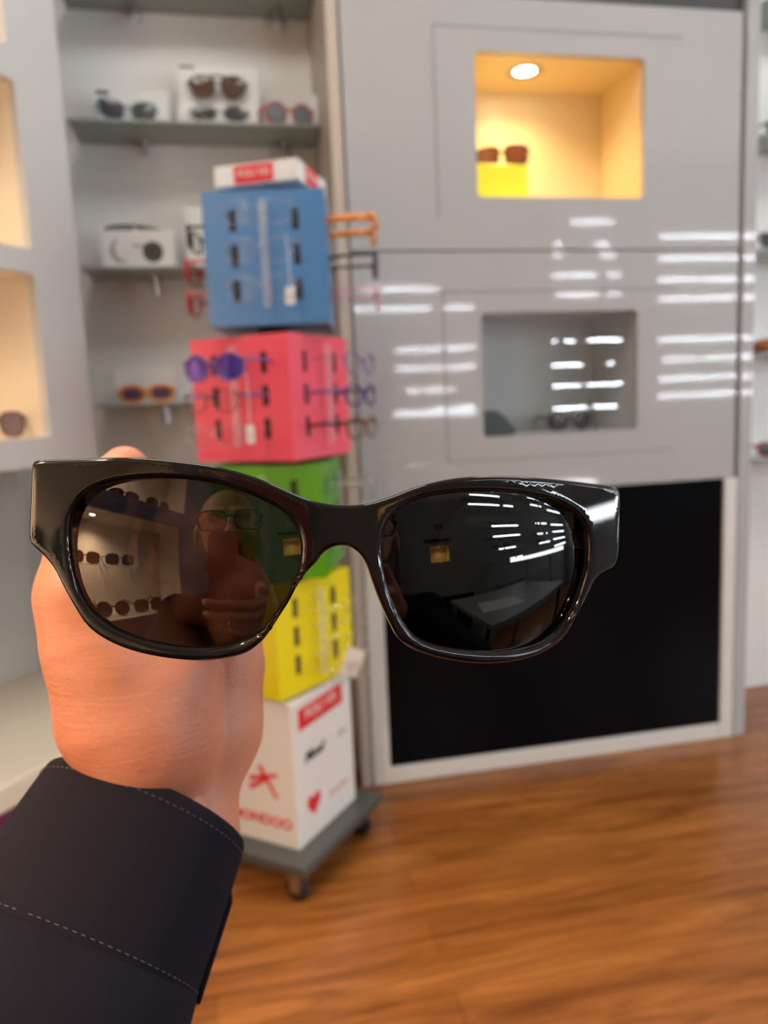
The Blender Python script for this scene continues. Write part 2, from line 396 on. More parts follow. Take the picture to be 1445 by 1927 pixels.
def eyewear(name, style, frame, lens, label, M, group=None, temple=None, lw=.052, lh=.042, rim=.0045, bridge=.017, tl=.135, cat='sunglasses', detailed=True):
    key = (style, frame.name, lens.name, lw, lh, rim, (temple or frame).name, tl)
    if key in EW:
        t = copy_tree(EW[key]); t.matrix_world = M; t.name = name
        t['label'] = label
        if group: t['group'] = group
        elif 'group' in t: del t['group']
        return t
    t = empty(name, label, cat, M, group)
    zc = lh/2 + rim; cx = (lw + bridge)/2 + rim*.4
    curve = lambda x: x*x*1.9
    mb = MB(); sh = lens_shape(style, lw, lh)
    for sgn in (-1, 1):
        n = len(sh); k = len(mb.v); th = .0035 if rim > .003 else .0018
        for ring, (off, y) in enumerate([(0, 0), (rim*.35, -.0008), (rim*.8, -.0006), (rim, .0006), (rim, th), (0, th)]):
            for x, z in sh:
                L_ = math.hypot(x, z); xx = x*(1 + off/L_)*1.0; zz = z*(1 + off/L_); X_ = sgn*(cx + xx)
                mb.v.append((X_, y + curve(X_), zc + zz))
        for r in range(6):
            for j in range(n):
                q = (k + r*n + j, k + r*n + (j + 1) % n, k + ((r + 1) % 6)*n + (j + 1) % n, k + ((r + 1) % 6)*n + j)
                mb.f.append(q if sgn < 0 else q[::-1]); mb.m.append(0)
    # bridge and end pieces
    bz = zc + lh*.16; hh = max(rim*.9, .0014)
    mb.tube([(-bridge/2 - rim*.5, .001, bz), (0, -.0006, bz + lh*.05), (bridge/2 + rim*.5, .001, bz)], hh, 8, flat=(1, .8))
    if style == 'aviator': mb.tube([(-cx*.55, .001, zc + lh*.47), (0, -.0005, zc + lh*.50), (cx*.55, .001, zc + lh*.47)], hh*.9, 8)
    hx = cx + lw/2 + rim*.4; hz = zc + lh*.28
    for s_ in (-1, 1): mb.tube([(s_*(hx - .004), curve(hx) - .001, hz), (s_*(hx + .004), curve(hx) + .002, hz), (s_*(hx + .005), curve(hx) + .007, hz)], max(rim*.8, .0016), 8)
    fixn(mb.build('frame', frame, t, smooth=True))
    for s_ in (-1, 1):
        l = MB(); n = len(sh); l.v.append((s_*cx, curve(cx) - .0022 + .0012, zc))
        for r in (.5, 1.0):
            for x, z in sh: X_ = s_*(cx + x*r*1.02); l.v.append((X_, curve(X_) + .0012 - .0022*(1 - r*r), zc + z*r*1.02))
        for j in range(n):
            l.f.append((0, 1 + j, 1 + (j + 1) % n)); l.m.append(0)
            l.f.append((1 + j, 1 + n + j, 1 + n + (j + 1) % n, 1 + (j + 1) % n)); l.m.append(0)
        fixn(l.build('lens', lens, t, smooth=True))
        tp = MB(); x = hx + .005; y0 = curve(hx) + .006
        tp.tube([(s_*x, y0, hz), (s_*(x + .001), y0 + tl*.35, hz), (s_*(x - .001), y0 + tl*.7, hz - .001), (s_*(x - .003), y0 + tl*.85, hz - .006), (s_*(x - .006), y0 + tl, hz - .026)], [max(rim*.7, .0014)]*3 + [max(rim*.8, .002)]*2, 8, flat=(.55, 1.15) if rim > .003 else (1, 1))
        fixn(tp.build('temple', temple or frame, t, smooth=True))
    EW[key] = t; return t
def rm(u, v, z, rot=0, tilt=0, roll=0): return RM @ Matrix.Translation((u, v, z)) @ Matrix.Rotation(math.radians(rot), 4, 'Z') @ Matrix.Rotation(math.radians(tilt), 4, 'X') @ Matrix.Rotation(math.radians(roll), 4, 'Y')
F_BLACK = mat('black_acetate', (.012, .012, .012), .12); F_TORT = mat('tortoise_acetate', (.16, .07, .03), .15, var=.7, vscale=60)
F_PURP = mat('purple_acetate', (.20, .10, .30), .2); F_BLUEG = mat('blue_grey_acetate', (.22, .33, .38), .2); F_RED = mat('red_acetate', (.55, .06, .05), .2)
F_GREY = mat('grey_acetate', (.32, .34, .32), .15); F_METAL = mat('gold_metal', (.6, .45, .2), .2, metal=1); F_DB = mat('navy_acetate', (.03, .03, .16), .2)
F_ORANGE = mat('orange_acetate', (.75, .26, .06), .3); F_CLEAR = tinted('clear_acetate', (.99, .99, 1), 1.0, haze=.04); F_ROSE = mat('rose_acetate', (.62, .20, .32), .3); F_WHITEF = mat('white_acetate', (.7, .7, .7), .3)
G_BROWN = mat('brown_lens', (.10, .055, .035), .08); G_DARK = tinted('smoke_lens', (.16, .16, .17), 1.6); G_GREY = mat('grey_lens', (.06, .06, .062), .06)
G_PURP = mat('violet_mirror_lens', (.16, .09, .50), .06, metal=.7); G_BLUEL = mat('blue_grey_lens', (.18, .20, .24), .08); G_OL = mat('olive_lens', (.07, .065, .03), .06); G_PLUM = mat('plum_lens', (.05, .03, .045), .06)
G_CLEAR = tinted('demo_lens', (.95, .96, .97), 1.2); G_ROSE = tinted('rose_brown_lens', (.16, .07, .055), 1.6); G_OR = mat('orange_lens', (.75, .28, .12), .1)

# --- things in the two niches
MB().box(-.080, .080, -.045, .045, 0, .100).build('frame_riser', mat('yellow_acrylic', (.90, .85, .03), .25, trans=.0, emit=None), bevel=.003)
ris = bpy.data.objects['frame_riser']; ris.matrix_world = rm(.415, .115, N1[2], 4)
tagg(ris, 'yellow acrylic riser block in the lit upper niche of the showcase', 'display block')
eyewear('sunglasses', 'geo', mat('dark_tortoise_acetate', (.045, .022, .012), .2, var=.6, vscale=80), G_ROSE, 'tortoise sunglasses with angular rosy lenses on the yellow block in the lit niche', rm(.434, .098, N1[2] + .1005, -22), temple=F_BLACK, lw=.052, lh=.046, rim=.0045, tl=.09)
eyewear('sunglasses', 'round', mat('plum_acetate', (.06, .04, .06), .15), G_DARK, 'dark plum sunglasses standing in the unlit lower niche of the white showcase', rm(.635, .13, N2[2] + .001, 0), lw=.052, lh=.045, rim=.005, tl=.1)
cs = MB()
pr = [(0, 0), (.11, 0), (.12, .012), (.105, .03), (.082, .052), (.06, .068), (.0, .07)]
for yy in (0, .06): cs.v += [(x, yy, z) for x, z in pr]
n_ = len(pr); cs.f += [tuple(range(n_)), tuple(range(n_, 2*n_))[::-1]] + [(i, (i+1) % n_, n_ + (i+1) % n_, n_ + i)[::-1] for i in range(n_)]; cs.m += [0]*(n_ + 2)
case = fixn(cs.build('glasses_case', mat('charcoal_case', (.035, .045, .042), .45, bump=.3), bevel=.006)); case.matrix_world = rm(.335, .07, N2[2] + .0005)
tagg(case, 'charcoal spectacle case at the left of the unlit lower niche', 'glasses case')

# ================================================================== SHELVES in the alcove
def bracket(parent, x, y, z):
    b = MB(); b.lathe([(.0001, 0), (.009, 0), (.009, -.050), (.0001, -.052)], 14, (x, y, z)); b.box(x - .008, x + .008, y - .008, .168, z - .012, z - .0005)
    b.build('bracket', M_STEEL, parent)
SH = {'a': 2.06, 'b': 1.733, 'c': 1.385, 'd': 1.045}
for k_, nm in (('a', 'topmost'), ('b', 'second'), ('c', 'third'), ('d', 'lowest')):
    t = empty('glass_shelf', f'{nm} grey-green glass shelf in the left alcove on two metal brackets', 'shelf', RM @ Matrix.Translation((-.32, .15, SH[k_])), 'alcove glass shelves')
    MB().box(-.33, .312, 0, .168, -.006, 0).build('glass_panel', M_SHELF, t, bevel=.001)
    bracket(t, -.16, .10, -.006); bracket(t, .20, .10, -.006)

def card_box(name, label, px0, px1, pyt, v, z0, depth=.05, rot=0, marks=()):
    a, z1 = at_v(px0, pyt, v); b, _ = at_v(px1, pyt, v)
    w_, h_ = b - a, z1 - z0
    t = MB().box(-w_/2, w_/2, 0, depth, 0, h_)
    for (fx0, fx1, fz0, fz1, mi) in marks: t.add([(-w_/2 + w_*fx0, -.0004, h_*fz0), (-w_/2 + w_*fx1, -.0004, h_*fz0), (-w_/2 + w_*fx1, -.0004, h_*fz1), (-w_/2 + w_*fx0, -.0004, h_*fz1)], [(0, 1, 2, 3)], mi)
    o = t.build(name, [M_BOX, M_INK, M_GREY], bevel=0)
    o.matrix_world = rm((a + b)/2, v, z0, rot); tagg(o, label, 'box'); return o, w_, h_
zb = SH['b'] + .0005; zc_ = SH['c'] + .0005; zd = SH['d'] + .0005; za = SH['a'] + .0005
card_box('card_box', 'white carton behind the blue-grey sunglasses at the left of the second shelf', 172, 316, 168, .23, zb, .05, 0, [(.05, .22, .88, .98, 1)])
b1, w1, h1 = card_box('card_box', 'white carton under the brown aviator carton on the second shelf', 334, 484, 196, .20, zb, .08)
b2, w2, h2 = card_box('card_box', 'white carton stacked on top with brown aviators against it', 334, 484, 122, .22, zb + h1 + .0005, .06, 0, [(.02, .2, .93, .99, 1)])
card_box('card_box', 'white carton with a dark emblem at the right end of the second shelf', 575, 630, 178, .22, zb, .05, -8, [(.55, .85, .25, .75, 1)])
u_, _ = at_v(240, 200, .175)
eyewear('sunglasses', 'cat', F_BLUEG, G_GREY, 'blue-grey sunglasses in front of the left carton on the second shelf', rm(u_, .17, zb, 12, 0, 0), 'sunglasses on the alcove shelves', lw=.056, lh=.044, tl=.05)
u_, _ = at_v(410, 160, .185)
eyewear('sunglasses', 'aviator', F_BLACK, G_BROWN, 'brown aviator sunglasses against the top white carton', rm(u_, .19, zb + h1 + .014, 0), 'sunglasses on the alcove shelves', lw=.058, lh=.050, rim=.0028, tl=.028)
eyewear('sunglasses', 'round', F_GREY, G_GREY, 'clear-rimmed grey sunglasses in front of the lower carton below the aviators', rm(u_, .158, zb, 0, 0), 'sunglasses on the alcove shelves', temple=F_BLACK, lw=.056, lh=.036, rim=.004, tl=.035)
u_, _ = at_v(545, 215, .18)
eyewear('sunglasses', 'round', F_RED, G_BLUEL, 'red sunglasses with blue-grey round lenses at the right of the second shelf', rm(u_, .172, zb, 10), 'sunglasses on the alcove shelves', lw=.050, lh=.050, tl=.05)
# third shelf
o, w_, h_ = card_box('card_box', 'white carton printed with a face in dark sunglasses on the third shelf', 188, 326, 433, .19, zc_, .09)
pm = MB()
def disc(mb, cx, cz, rx, rz, mi, y=-.0007, n=20, a0=0, a1=360):
    k = len(mb.v); mb.v.append((cx, y, cz)); m_ = n + 1
    for i in range(m_): a = math.radians(a0 + (a1 - a0)*i/n); mb.v.append((cx + rx*math.cos(a), y, cz + rz*math.sin(a)))
    for i in range(n): mb.f.append((k, k + 1 + i, k + 2 + i)); mb.m.append(mi)
disc(pm, .035, .042, .026, .026, 0); disc(pm, -.045, .045, .025, .030, 1, -.0006); disc(pm, -.036, .050, .022, .028, 2, -.00075)
pm.box(-.012, .014, -.0009, -.0005, .054, .060, 1)
pm.build('printed_picture', [M_DARK, M_GREY, M_BOX], o)
u0, z0 = at_v(252, 428, .19)
eyewear('sunglasses', 'way', F_BLACK, G_DARK, 'black sunglasses lying on the printed carton on the third shelf', rm(u0 + .005, .20, zc_ + h_ + .002, 14, -62), 'sunglasses on the alcove shelves', lw=.054, lh=.042, tl=.06)
card_box('card_box', 'beige-white carton on the third shelf half hidden by the blue rack box', 346, 420, 390, .21, zc_, .05)
# lowest shelf
card_box('card_box', 'cream carton behind the orange sunglasses on the lowest shelf', 214, 326, 695, .22, zd, .05)
u_, _ = at_v(275, 730, .18)
eyewear('sunglasses', 'square', F_ORANGE, mat('violet_lens', (.09, .06, .12), .1), 'orange-browed sunglasses with violet lenses on the lowest alcove shelf', rm(u_, .17, zd, 0), 'sunglasses on the alcove shelves', lw=.048, lh=.030, rim=.009, tl=.06)

# ================================================================== RIGHT BACKGROUND shelves past the post
for i, (z_, nm) in enumerate([(2.10, 'topmost'), (1.74, 'second'), (1.42, 'third'), (1.12, 'fourth'), (.80, 'lowest')]):
    t = empty('glass_shelf', f'{nm} glass shelf on the white wall right of the showcase', 'shelf', RM @ Matrix.Translation((1.75, .15, z_)), 'glass shelves right of the showcase')
    MB().box(-.50, .6, 0, .168, -.008, 0).build('glass_panel', M_SHELF, t, bevel=.001)
    bracket(t, -.3, .10, -.008); bracket(t, .3, .10, -.008)
def rb(px, py, v=.2): return at_v(px, py, v)
eyewear('sunglasses', 'round', F_BLACK, G_DARK, 'black round sunglasses on the second shelf at the right picture edge', rm(1.345, .17, 1.741), 'glasses right of the post', tl=.08)
eyewear('sunglasses', 'cat', F_GREY, G_GREY, 'grey patterned sunglasses on the third shelf at the right picture edge', rm(1.33, .17, 1.421), 'glasses right of the post', tl=.08)
eyewear('sunglasses', 'way', F_RED, G_GREY, 'dark red sunglasses on the lowest shelf right of the showcase', rm(1.34, .17, .801), 'glasses right of the post', tl=.08)
oc = MB(); oc.lathe([(.0001, 0), (.03, .001), (.042, .012), (.044, .028), (.036, .04), (.02, .046), (.0001, .047)], 24)
o = oc.build('glasses_case', mat('orange_leather', (.42, .12, .03), .4), smooth=True); o.matrix_world = rm(1.36, .23, 1.1205) @ Matrix.Scale(1.6, 4, (1, 0, 0)); tagg(o, 'rounded orange-brown spectacle case on the shelf at the right picture edge', 'glasses case')

# ================================================================== LEFT SHOWCASE (two faces, warm niches)
P0 = Vector((-.718, 1.45, 0)); az1 = math.radians(25)
LM = Matrix.Translation(P0) @ Matrix.Rotation(math.pi/2 - az1, 4, 'Z')        # x runs away from camera, y to the left/back
a_ = LM.inverted() @ Vector(CAMP)
def left_at(px, py, y=0.0):
    b = LM.inverted().to_3x3() @ Vector(raydir(px, py)); t = (y - a_.y)/b.y; p = a_ + b*t; return p.x, p.z
lx_end = left_at(120, 440)[0] + .03
nr1, nt1 = left_at(38, 300); _, nb1 = left_at(40, 465); nr2, nt2 = left_at(70, 516); _, nb2 = left_at(70, 823); _, nt1 = left_at(8, 142)
_, pb = left_at(100, 876)
nr = (nr1 + nr2)/2
LC = empty('wall_showcase', 'pale grey wall showcase with warm lit niches at the left picture edge', 'display cabinet', LM.copy())
LX0 = -.88
hole1 = (-.55, nr, nb1, nt1); hole2 = (-.55, nr, nb2, nt2); hole3 = (-.55, nr - .01, nt1 + .06, nt1 + .42)
o = plate([(LX0, pb), (lx_end, pb), (lx_end, CEIL - .02), (LX0, CEIL - .02)], [rrect(*h, .012)[::-1] for h in (hole1, hole2, hole3)], 0, .02).build('front_panel', M_LEFT, LC); fixn(o)
for nm, h in (('lower_niche', hole2), ('middle_niche', hole1), ('upper_niche', hole3)):
    o = niche(nm, h, .20, M_WARM2, LC, y0=.02)
    downlight('downlight', LC, (h[0] + h[1])/2 + .05, .11, h[3] - .0005, .022, L_SPOT_LEFT*.55, (1, .72, .42), 25, 150)
MB().box(lx_end - .02, lx_end, .02, .30, pb, CEIL - .02).box(LX0, lx_end - .02, .02, .26, pb, pb + .012).build('side_panel', M_LEFT, LC)
MB().box(LX0, lx_end + .02, .26, .28, 0, CEIL - .02).build('back_panel', M_LEFT, LC)
fx, fz = left_at(10, 800)
eyewear('sunglasses', 'way', mat('brown_acetate', (.16, .09, .07), .15), mat('mauve_lens', (.20, .13, .13), .1), 'brown sunglasses standing in the lower warm niche at the left picture edge', LM @ Matrix.Translation((nr - .074, .060, nb2 + .001)) @ Matrix.Rotation(math.radians(-3), 4, 'Z'), lw=.056, lh=.044, tl=.1)
# ledge under it
lg = MB(); e0 = Vector(tuple(CAMP + raydir(0, 1485)*((.42 - EYE)/raydir(0, 1485)[2]))); e1 = Vector(tuple(CAMP + raydir(110, 1424)*((.42 - EYE)/raydir(110, 1424)[2])))
q0, q1 = LM.inverted() @ e0, LM.inverted() @ e1; yl = (q0.y + q1.y)/2
yb_ = (LM.inverted() @ Vector(tuple(CAMP + raydir(60, 1327)*((.42 - EYE)/raydir(60, 1327)[2])))).y
print('ledge', yl, yb_)
o = MB().box(LX0, lx_end, yl, .255, .375, .42).build('display_ledge', mat('cream_ledge', (.62, .56, .46), .3), bevel=.004); o.matrix_world = LM
tagg(o, 'cream white display ledge with a thick edge under the left showcase', 'ledge')
pf = MB(); pf.lathe([(.0001, 0), (.15, 0), (.165, .015), (.168, .16), (.168, .32), (.155, .345), (.0001, .35)], 40)
o = pf.build('pouf', mat('magenta_fabric', (.30, .015, .10), .8, sheen=.4, bump=.3), smooth=True); pq = Vector(tuple(CAMP + raydir(-60, 1640)*((.30 - EYE)/raydir(-60, 1640)[2])))
o.matrix_world = Matrix.Translation((pq.x - .06, pq.y + .06, 0)); tagg(o, 'magenta upholstered pouf below the cream ledge', 'pouf')

# --- rear wing of the left showcase (seen in the left lens)
a2 = math.radians(-125); nn = Vector((math.sin(a2), math.cos(a2), 0)); ddv = Vector((nn.y, -nn.x, 0))
Q0 = Vector((-.05, .19, 0)) + nn*.6
SM = Matrix(((ddv.x, nn.x, 0, Q0.x), (ddv.y, nn.y, 0, Q0.y), (0, 0, 1, 0), (0, 0, 0, 1)))
SC = empty('wall_showcase', 'rear wing of the warm lit showcase, mirrored in the left lens', 'display cabinet', SM.copy())
h1_ = (-.50, .46, .775, 1.195); h2_ = (-.53, .46, 1.275, 1.66); h3_ = (-.53, .46, 1.76, 2.15)
SX0, SX1 = -.78, .80
o = plate([(SX0, .35), (SX1, .35), (SX1, CEIL - .02), (SX0, CEIL - .02)], [rrect(*h, .01)[::-1] for h in (h1_, h2_, h3_)], 0, .015).build('front_panel', mat('slate_panel', (.16, .16, .20), .4), SC); fixn(o)
for nm, h in (('lower_niche', h1_), ('middle_niche', h2_), ('upper_niche', h3_)):
    niche(nm, h, .20, M_WARM2, SC, y0=.015)
    for xx in ((-.034, .36) if nm == 'lower_niche' else (.0,)):
        downlight('downlight', SC, xx, .10, h[3] - .0005, .019, L_SPOT_REAR*(.16 if nm == 'lower_niche' else .22), (1, .74, .5), 40, 150)
MB().box(SX0, SX1, .235, .25, 0, CEIL - .02).box(SX0, SX1, .0, .235, .335, .35).box(SX0, SX0 + .015, .015, .235, .35, CEIL - .02).box(SX1 - .015, SX1, .015, .235, .35, CEIL - .02).build('carcass', M_LEFT, SC)
MB().box(-.30, .12, .06, .15, 0, .004).build('shelf_plate', M_CLEAR, None)
o = bpy.data.objects['shelf_plate']; o.name = 'acrylic_shelf'; o.matrix_world = SM @ Matrix.Translation((0, 0, .985)); tagg(o, 'clear acrylic shelf in the lower rear niche mirrored in the left lens', 'shelf')
for x in (-.28, .10): pass
def sm(x, y, z, rot=0): return SM @ Matrix.Translation((x, y, z)) @ Matrix.Rotation(math.radians(rot), 4, 'Z')
GR = 'sunglasses in the rear niches'
eyewear('sunglasses', 'round', F_TORT, G_PLUM, 'brown round sunglasses with plum lenses on the rear lower niche floor, mirrored left', sm(-.135, .05, h1_[2] + .001, 4), GR, lw=.068, lh=.058)
eyewear('sunglasses', 'square', F_TORT, G_OL, 'brown sunglasses with olive lenses beside the plum pair, mirrored in the left lens', sm(-.325, .05, h1_[2] + .001, -4), GR, lw=.066, lh=.056)
eyewear('sunglasses', 'round', F_BLACK, G_GREY, 'black sunglasses at the left of the rear lower niche floor in the mirror image', sm(.06, .05, h1_[2] + .001, 4), GR, lw=.052, lh=.042)
eyewear('sunglasses', 'square', F_GREY, G_GREY, 'grey sunglasses on the clear acrylic shelf in the rear niche', sm(-.20, .08, .990, 0), GR, lw=.062, lh=.044)
eyewear('sunglasses', 'square', F_ORANGE, G_OR, 'amber sunglasses left of the grey pair on the acrylic shelf', sm(-.02, .08, .990, 0), GR, lw=.062, lh=.042)
eyewear('sunglasses', 'square', mat('maroon_acetate', (.08, .02, .03), .2), G_PLUM, 'maroon sunglasses in the middle rear niche mirrored at the top of the left lens', sm(-.17, .05, h2_[2] + .001, 5), GR, lw=.068, lh=.044)
eyewear('sunglasses', 'aviator', F_METAL, G_OL, 'gold metal olive sunglasses beside the maroon pair in the middle rear niche', sm(-.38, .05, h2_[2] + .001, -4), GR, lw=.068, lh=.056, rim=.0022)

# ================================================================== BEHIND: lit glass shelves
LEDS = [(1.745, [(.58, 1.09)]), (1.62, [(.52, 1.03), (1.12, 1.33)]), (1.355, [(.79, 1.33)]), (1.234, [(.78, 1.33)]), (1.09, [(.85, .93), (.96, 1.18)]), (.964, [(1.03, 1.15), (1.18, 1.32)]),
        (2.165, [(2.03, 2.33)]), (2.02, [(1.9, 1.96), (2.20, 2.30)]), (1.95, [(1.9, 1.96), (2.23, 2.34)]), (1.817, [(1.89, 2.2), (2.29, 2.38)]), (1.690, [(1.907, 2.22), (2.29, 2.38)]),
        (1.385, [(1.90, 1.935), (1.99, 2.06), (2.16, 2.415)]), (1.222, [(1.90, 2.12), (2.30, 2.36)]), (1.08, [(1.90, 2.10), (2.15, 2.415)]), (.925, [(1.90, 2.15), (2.19, 2.38)])]
LEDS_D = [2.07, 1.925, 1.78, 1.65, 1.37, 1.235, 1.10, .98]
LEDS_LOW = [(.615, [(.80, 1.15), ]), (.41, [(1.0, 1.15), (1.4, 2.2)])]
def led_shelf(u0, u1, z, segs, label, M, depth=.19, grp='lit glass shelves behind'):
    t = empty('lit_shelf', label, 'lit glass shelf', M @ Matrix.Translation(((u0 + u1)/2, 0, z)), grp); h = (u1 - u0)/2; c0 = (u0 + u1)/2
    MB().box(-h, h, -depth, 0, .006, .012).build('glass_panel', M_GLASS, t)
    MB().box(-h, h, -.012, 0, -.002, .006).build('aluminium_rail', M_STEEL, t)
    d = MB()
    for s0, s1 in segs:
        n = max(1, int(round((s1 - s0)/.0175)))
        for i in range(n):
            x = s0 + (s1 - s0)*(i + .5)/n - c0; d.box(x - .0045, x + .0045, .0005, .0035, -.0025, .0065)
    d.build('led_strip', M_LEDW, t)
    return t
BM = RM @ Matrix.Translation((0, -3.1, 0))
allz = sorted(set([round(z, 3) for z, _ in LEDS]))
for z, segs in LEDS:
    u0 = min(s[0] for s in segs) - .06; u1 = max(s[1] for s in segs) + .06
    u0, u1 = (.70, 1.38) if u1 < 1.5 else (1.86, 2.46)
    if z in (1.745, 1.62): u0 = .48
    led_shelf(u0, u1, z, segs, 'glass shelf with a white light strip behind the photographer', BM)
for z in LEDS_D: led_shelf(2.62, 3.75, z, [(2.675, 3.72)] if z != 1.235 else [(2.70, 2.98), (3.03, 3.72)], 'glass shelf with a white light strip behind the photographer', BM)
for z, segs in LEDS_LOW: led_shelf(.70, 1.40 if z > .8 else 2.55, z, segs, 'glass shelf with a white light strip behind the photographer', BM)
# side wall shelves
WM = RM @ Matrix.Translation((3.55, 0, 0)) @ Matrix.Rotation(math.pi/2, 4, 'Z') @ Matrix.Scale(-1, 4, (1, 0, 0)) @ Matrix.Scale(1, 4)
WM = RM @ Matrix.Translation((3.86, 0, 0)) @ Matrix.Rotation(-math.pi/2, 4, 'Z')
WM = RM @ Matrix(((0, -1, 0, 3.86), (1, 0, 0, 0), (0, 0, 1, 0), (0, 0, 0, 1)))
for z in (1.62, 1.30, 1.03, .76, .50): led_shelf(-2.9, -.9, z, [(-2.8, -1.0)], 'long lit glass shelf on the right side wall', WM, depth=.18, grp='lit shelves on the side wall')
pcs = [('way', F_BLACK, G_DARK), ('round', F_TORT, G_BROWN), ('square', F_DB, G_GREY), ('cat', F_BLACK, G_GREY), ('aviator', F_METAL, G_OL)]
k_ = 0
for z, us in ((1.62, (.62, .82, 1.02)), (1.355, (.85, 1.04, 1.24)), (1.09, (.84, 1.05)), (.615, (.86, 1.08, 1.3)), (.41, (.9, 1.12)), (1.081, (2.0, 2.25)), (1.37, (2.8, 3.1))):
    for u in us:
        st = pcs[k_ % 5]; k_ += 1
        eyewear('sunglasses', st[0], st[1], st[2], 'sunglasses on a lit glass shelf behind the photographer', rm(u, -3.13, z + .0125, 180 + random.uniform(-8, 8)), 'glasses on the lit shelves behind', tl=.1)
# rear cabinet with small niche and picture
rc = empty('display_cabinet', 'grey rear cabinet with small warm niche and picture, mirrored in the right lens', 'display cabinet', RM @ Matrix.Translation((.1, -3.1, 0)) @ Matrix.Rotation(math.pi, 4, 'Z'))
hn = (-.085, .115, 1.033, 1.19)
o = plate([(-.34, .7), (.42, .7), (.42, 2.3), (-.34, 2.3)], [rrect(*hn, .004)[::-1]], 0, .015).build('door', mat('grey_door', (.28, .28, .28), .3), rc); fixn(o)
niche('niche', hn, .12, M_WARM, rc, y0=.015); downlight('downlight', rc, 0, .06, hn[3] - .0005, .008, L_SPOT_CAB*.17, (1, .74, .3), 25, 150)
MB().box(-.34, .42, .0, .015, 0, .69).build('black_panel', M_BLACK, rc)
MB().box(-.34, .42, .137, .195, 0, 2.3).build('carcass', M_GREY, rc)
MB().box(-.10, .16, -.03, 0, 1.235, 1.25).build('ledge', M_BLACK, rc)
pc = MB().box(-.065, .065, -.008, 0, 1.30, 1.41); 
for (cx_, r_) in ((-.025, .017), (.020, .017)): disc(pc, cx_, 1.36, r_, r_*.8, 1, -.0086)
pc.box(-.05, .05, -.0088, -.008, 1.375, 1.40, 1)
pc.build('framed_picture', [mat('grey_photo', (.35, .34, .32), .3), M_INK], rc)

# ================================================================== SPINNER RACK
SX, SY = -.260, 1.661
rack = empty('spinner_rack', 'revolving eyewear rack of stacked blue, pink, green and yellow boxes on a white base', 'display rack', Matrix.Translation((SX, SY, 0)))
def pl(s, z0, z1, deg, m, name, dx=0, bevel=.003):
    Mx = Matrix.Translation((dx, 0, 0)) @ Matrix.Rotation(math.radians(deg), 4, 'Z')
    mb = MB().box(-s/2, s/2, -s/2, s/2, z0, z1, 0, Mx); return mb.build(name, m, rack, bevel=bevel), Mx
pl(.335, .075, .097, 62, M_PLATE, 'base_plate')
for sx_, sy_ in ((-1, -1), (1, -1), (1, 1), (-1, 1)):
    Mx = Matrix.Rotation(math.radians(62), 4, 'Z') @ Matrix.Translation((sx_*.135, sy_*.135, 0))
    cb = MB(); W_ = Mx @ Matrix.Translation((0, .012, .026)) @ Matrix.Rotation(math.pi/2, 4, 'Y')
    cb.lathe([(.0001, -.010), (.022, -.010), (.026, -.006), (.026, .006), (.022, .010), (.0001, .010)], 20, mi=0, M=W_)
    cb.box(-.014, -.0115, -.004, .022, .022, .062, 1, Mx).box(.0115, .014, -.004, .022, .022, .062, 1, Mx).box(-.014, .014, -.014, .022, .060, .075, 1, Mx)
    cb.build('caster', [M_RUB, M_STEEL], rack)
base, BMx = pl(.237, .097, .418, 62, M_BOX, 'base_box', .004)
MB().lathe([(.0001, .418), (.018, .418), (.018, 1.45), (.0001, 1.45)], 20, (.03, 0, 0)).build('pole', M_DARK, rack)
CUBES = [('yellow_box', .237, .428, .662, 53, M_YEL, .010), ('green_box', .232, .672, .905, 84, M_GREEN, .034), ('pink_box', .235, .915, 1.162, 64, M_PINK, .036), ('blue_box', .235, 1.180, 1.432, 1, M_BLUE, .052)]
FACES = {}
for nm, s, z0, z1, deg, m, dx in CUBES:
    Mx = Matrix.Translation((dx, 0, 0)) @ Matrix.Rotation(math.radians(deg), 4, 'Z'); mb = MB().box(-s/2, s/2, -s/2, s/2, z0, z1, 0, Mx)
    H = z1 - z0
    for q in range(4):
        Fq = Mx @ Matrix.Rotation(math.radians(90*q), 4, 'Z') @ Matrix.Translation((0, -s/2, z0)); FACES[(nm, q)] = Fq
        for xx in (-.060, .060):
            for fz in (.79, .53, .27): mb.box(xx - .0070, xx + .0070, -.0006, .004, H*fz - .022, H*fz + .018, 1, Fq)
    mb.build(nm, [m, M_RUB], rack)
    for q in range(4):
        rd = MB(); Fq = FACES[(nm, q)]; rd.box(-.008, .008, -.022, -.018, H*.12, H*.92, 0, Fq)
        for fz in (.82, .56, .30): rd.box(-.009, .009, -.018, .001, H*fz - .003, H*fz + .002, 0, Fq)
        rd.build('acrylic_rod', tinted('rod_acrylic', (.97, .98, .99), 1.1, haze=.16), rack)
pl(.175, 1.452, 1.492, 76, M_BOX, 'top_sign_box', .060)
for z0_, z1_, dx_ in ((1.162, 1.180, .045), (1.432, 1.452, .055), (.905, .915, .035), (.662, .672, .02)):
    MB().box(-.03 + dx_, .03 + dx_, -.03, .03, z0_, z1_).build('spacer', M_RUB, rack)
# printing on the base and the top
def face_m(s, deg, q, dx, x, z, out=.0008): return Matrix.Translation((dx, 0, 0)) @ Matrix.Rotation(math.radians(deg + 90*q), 4, 'Z') @ Matrix.Translation((x, -s/2 - out, z))
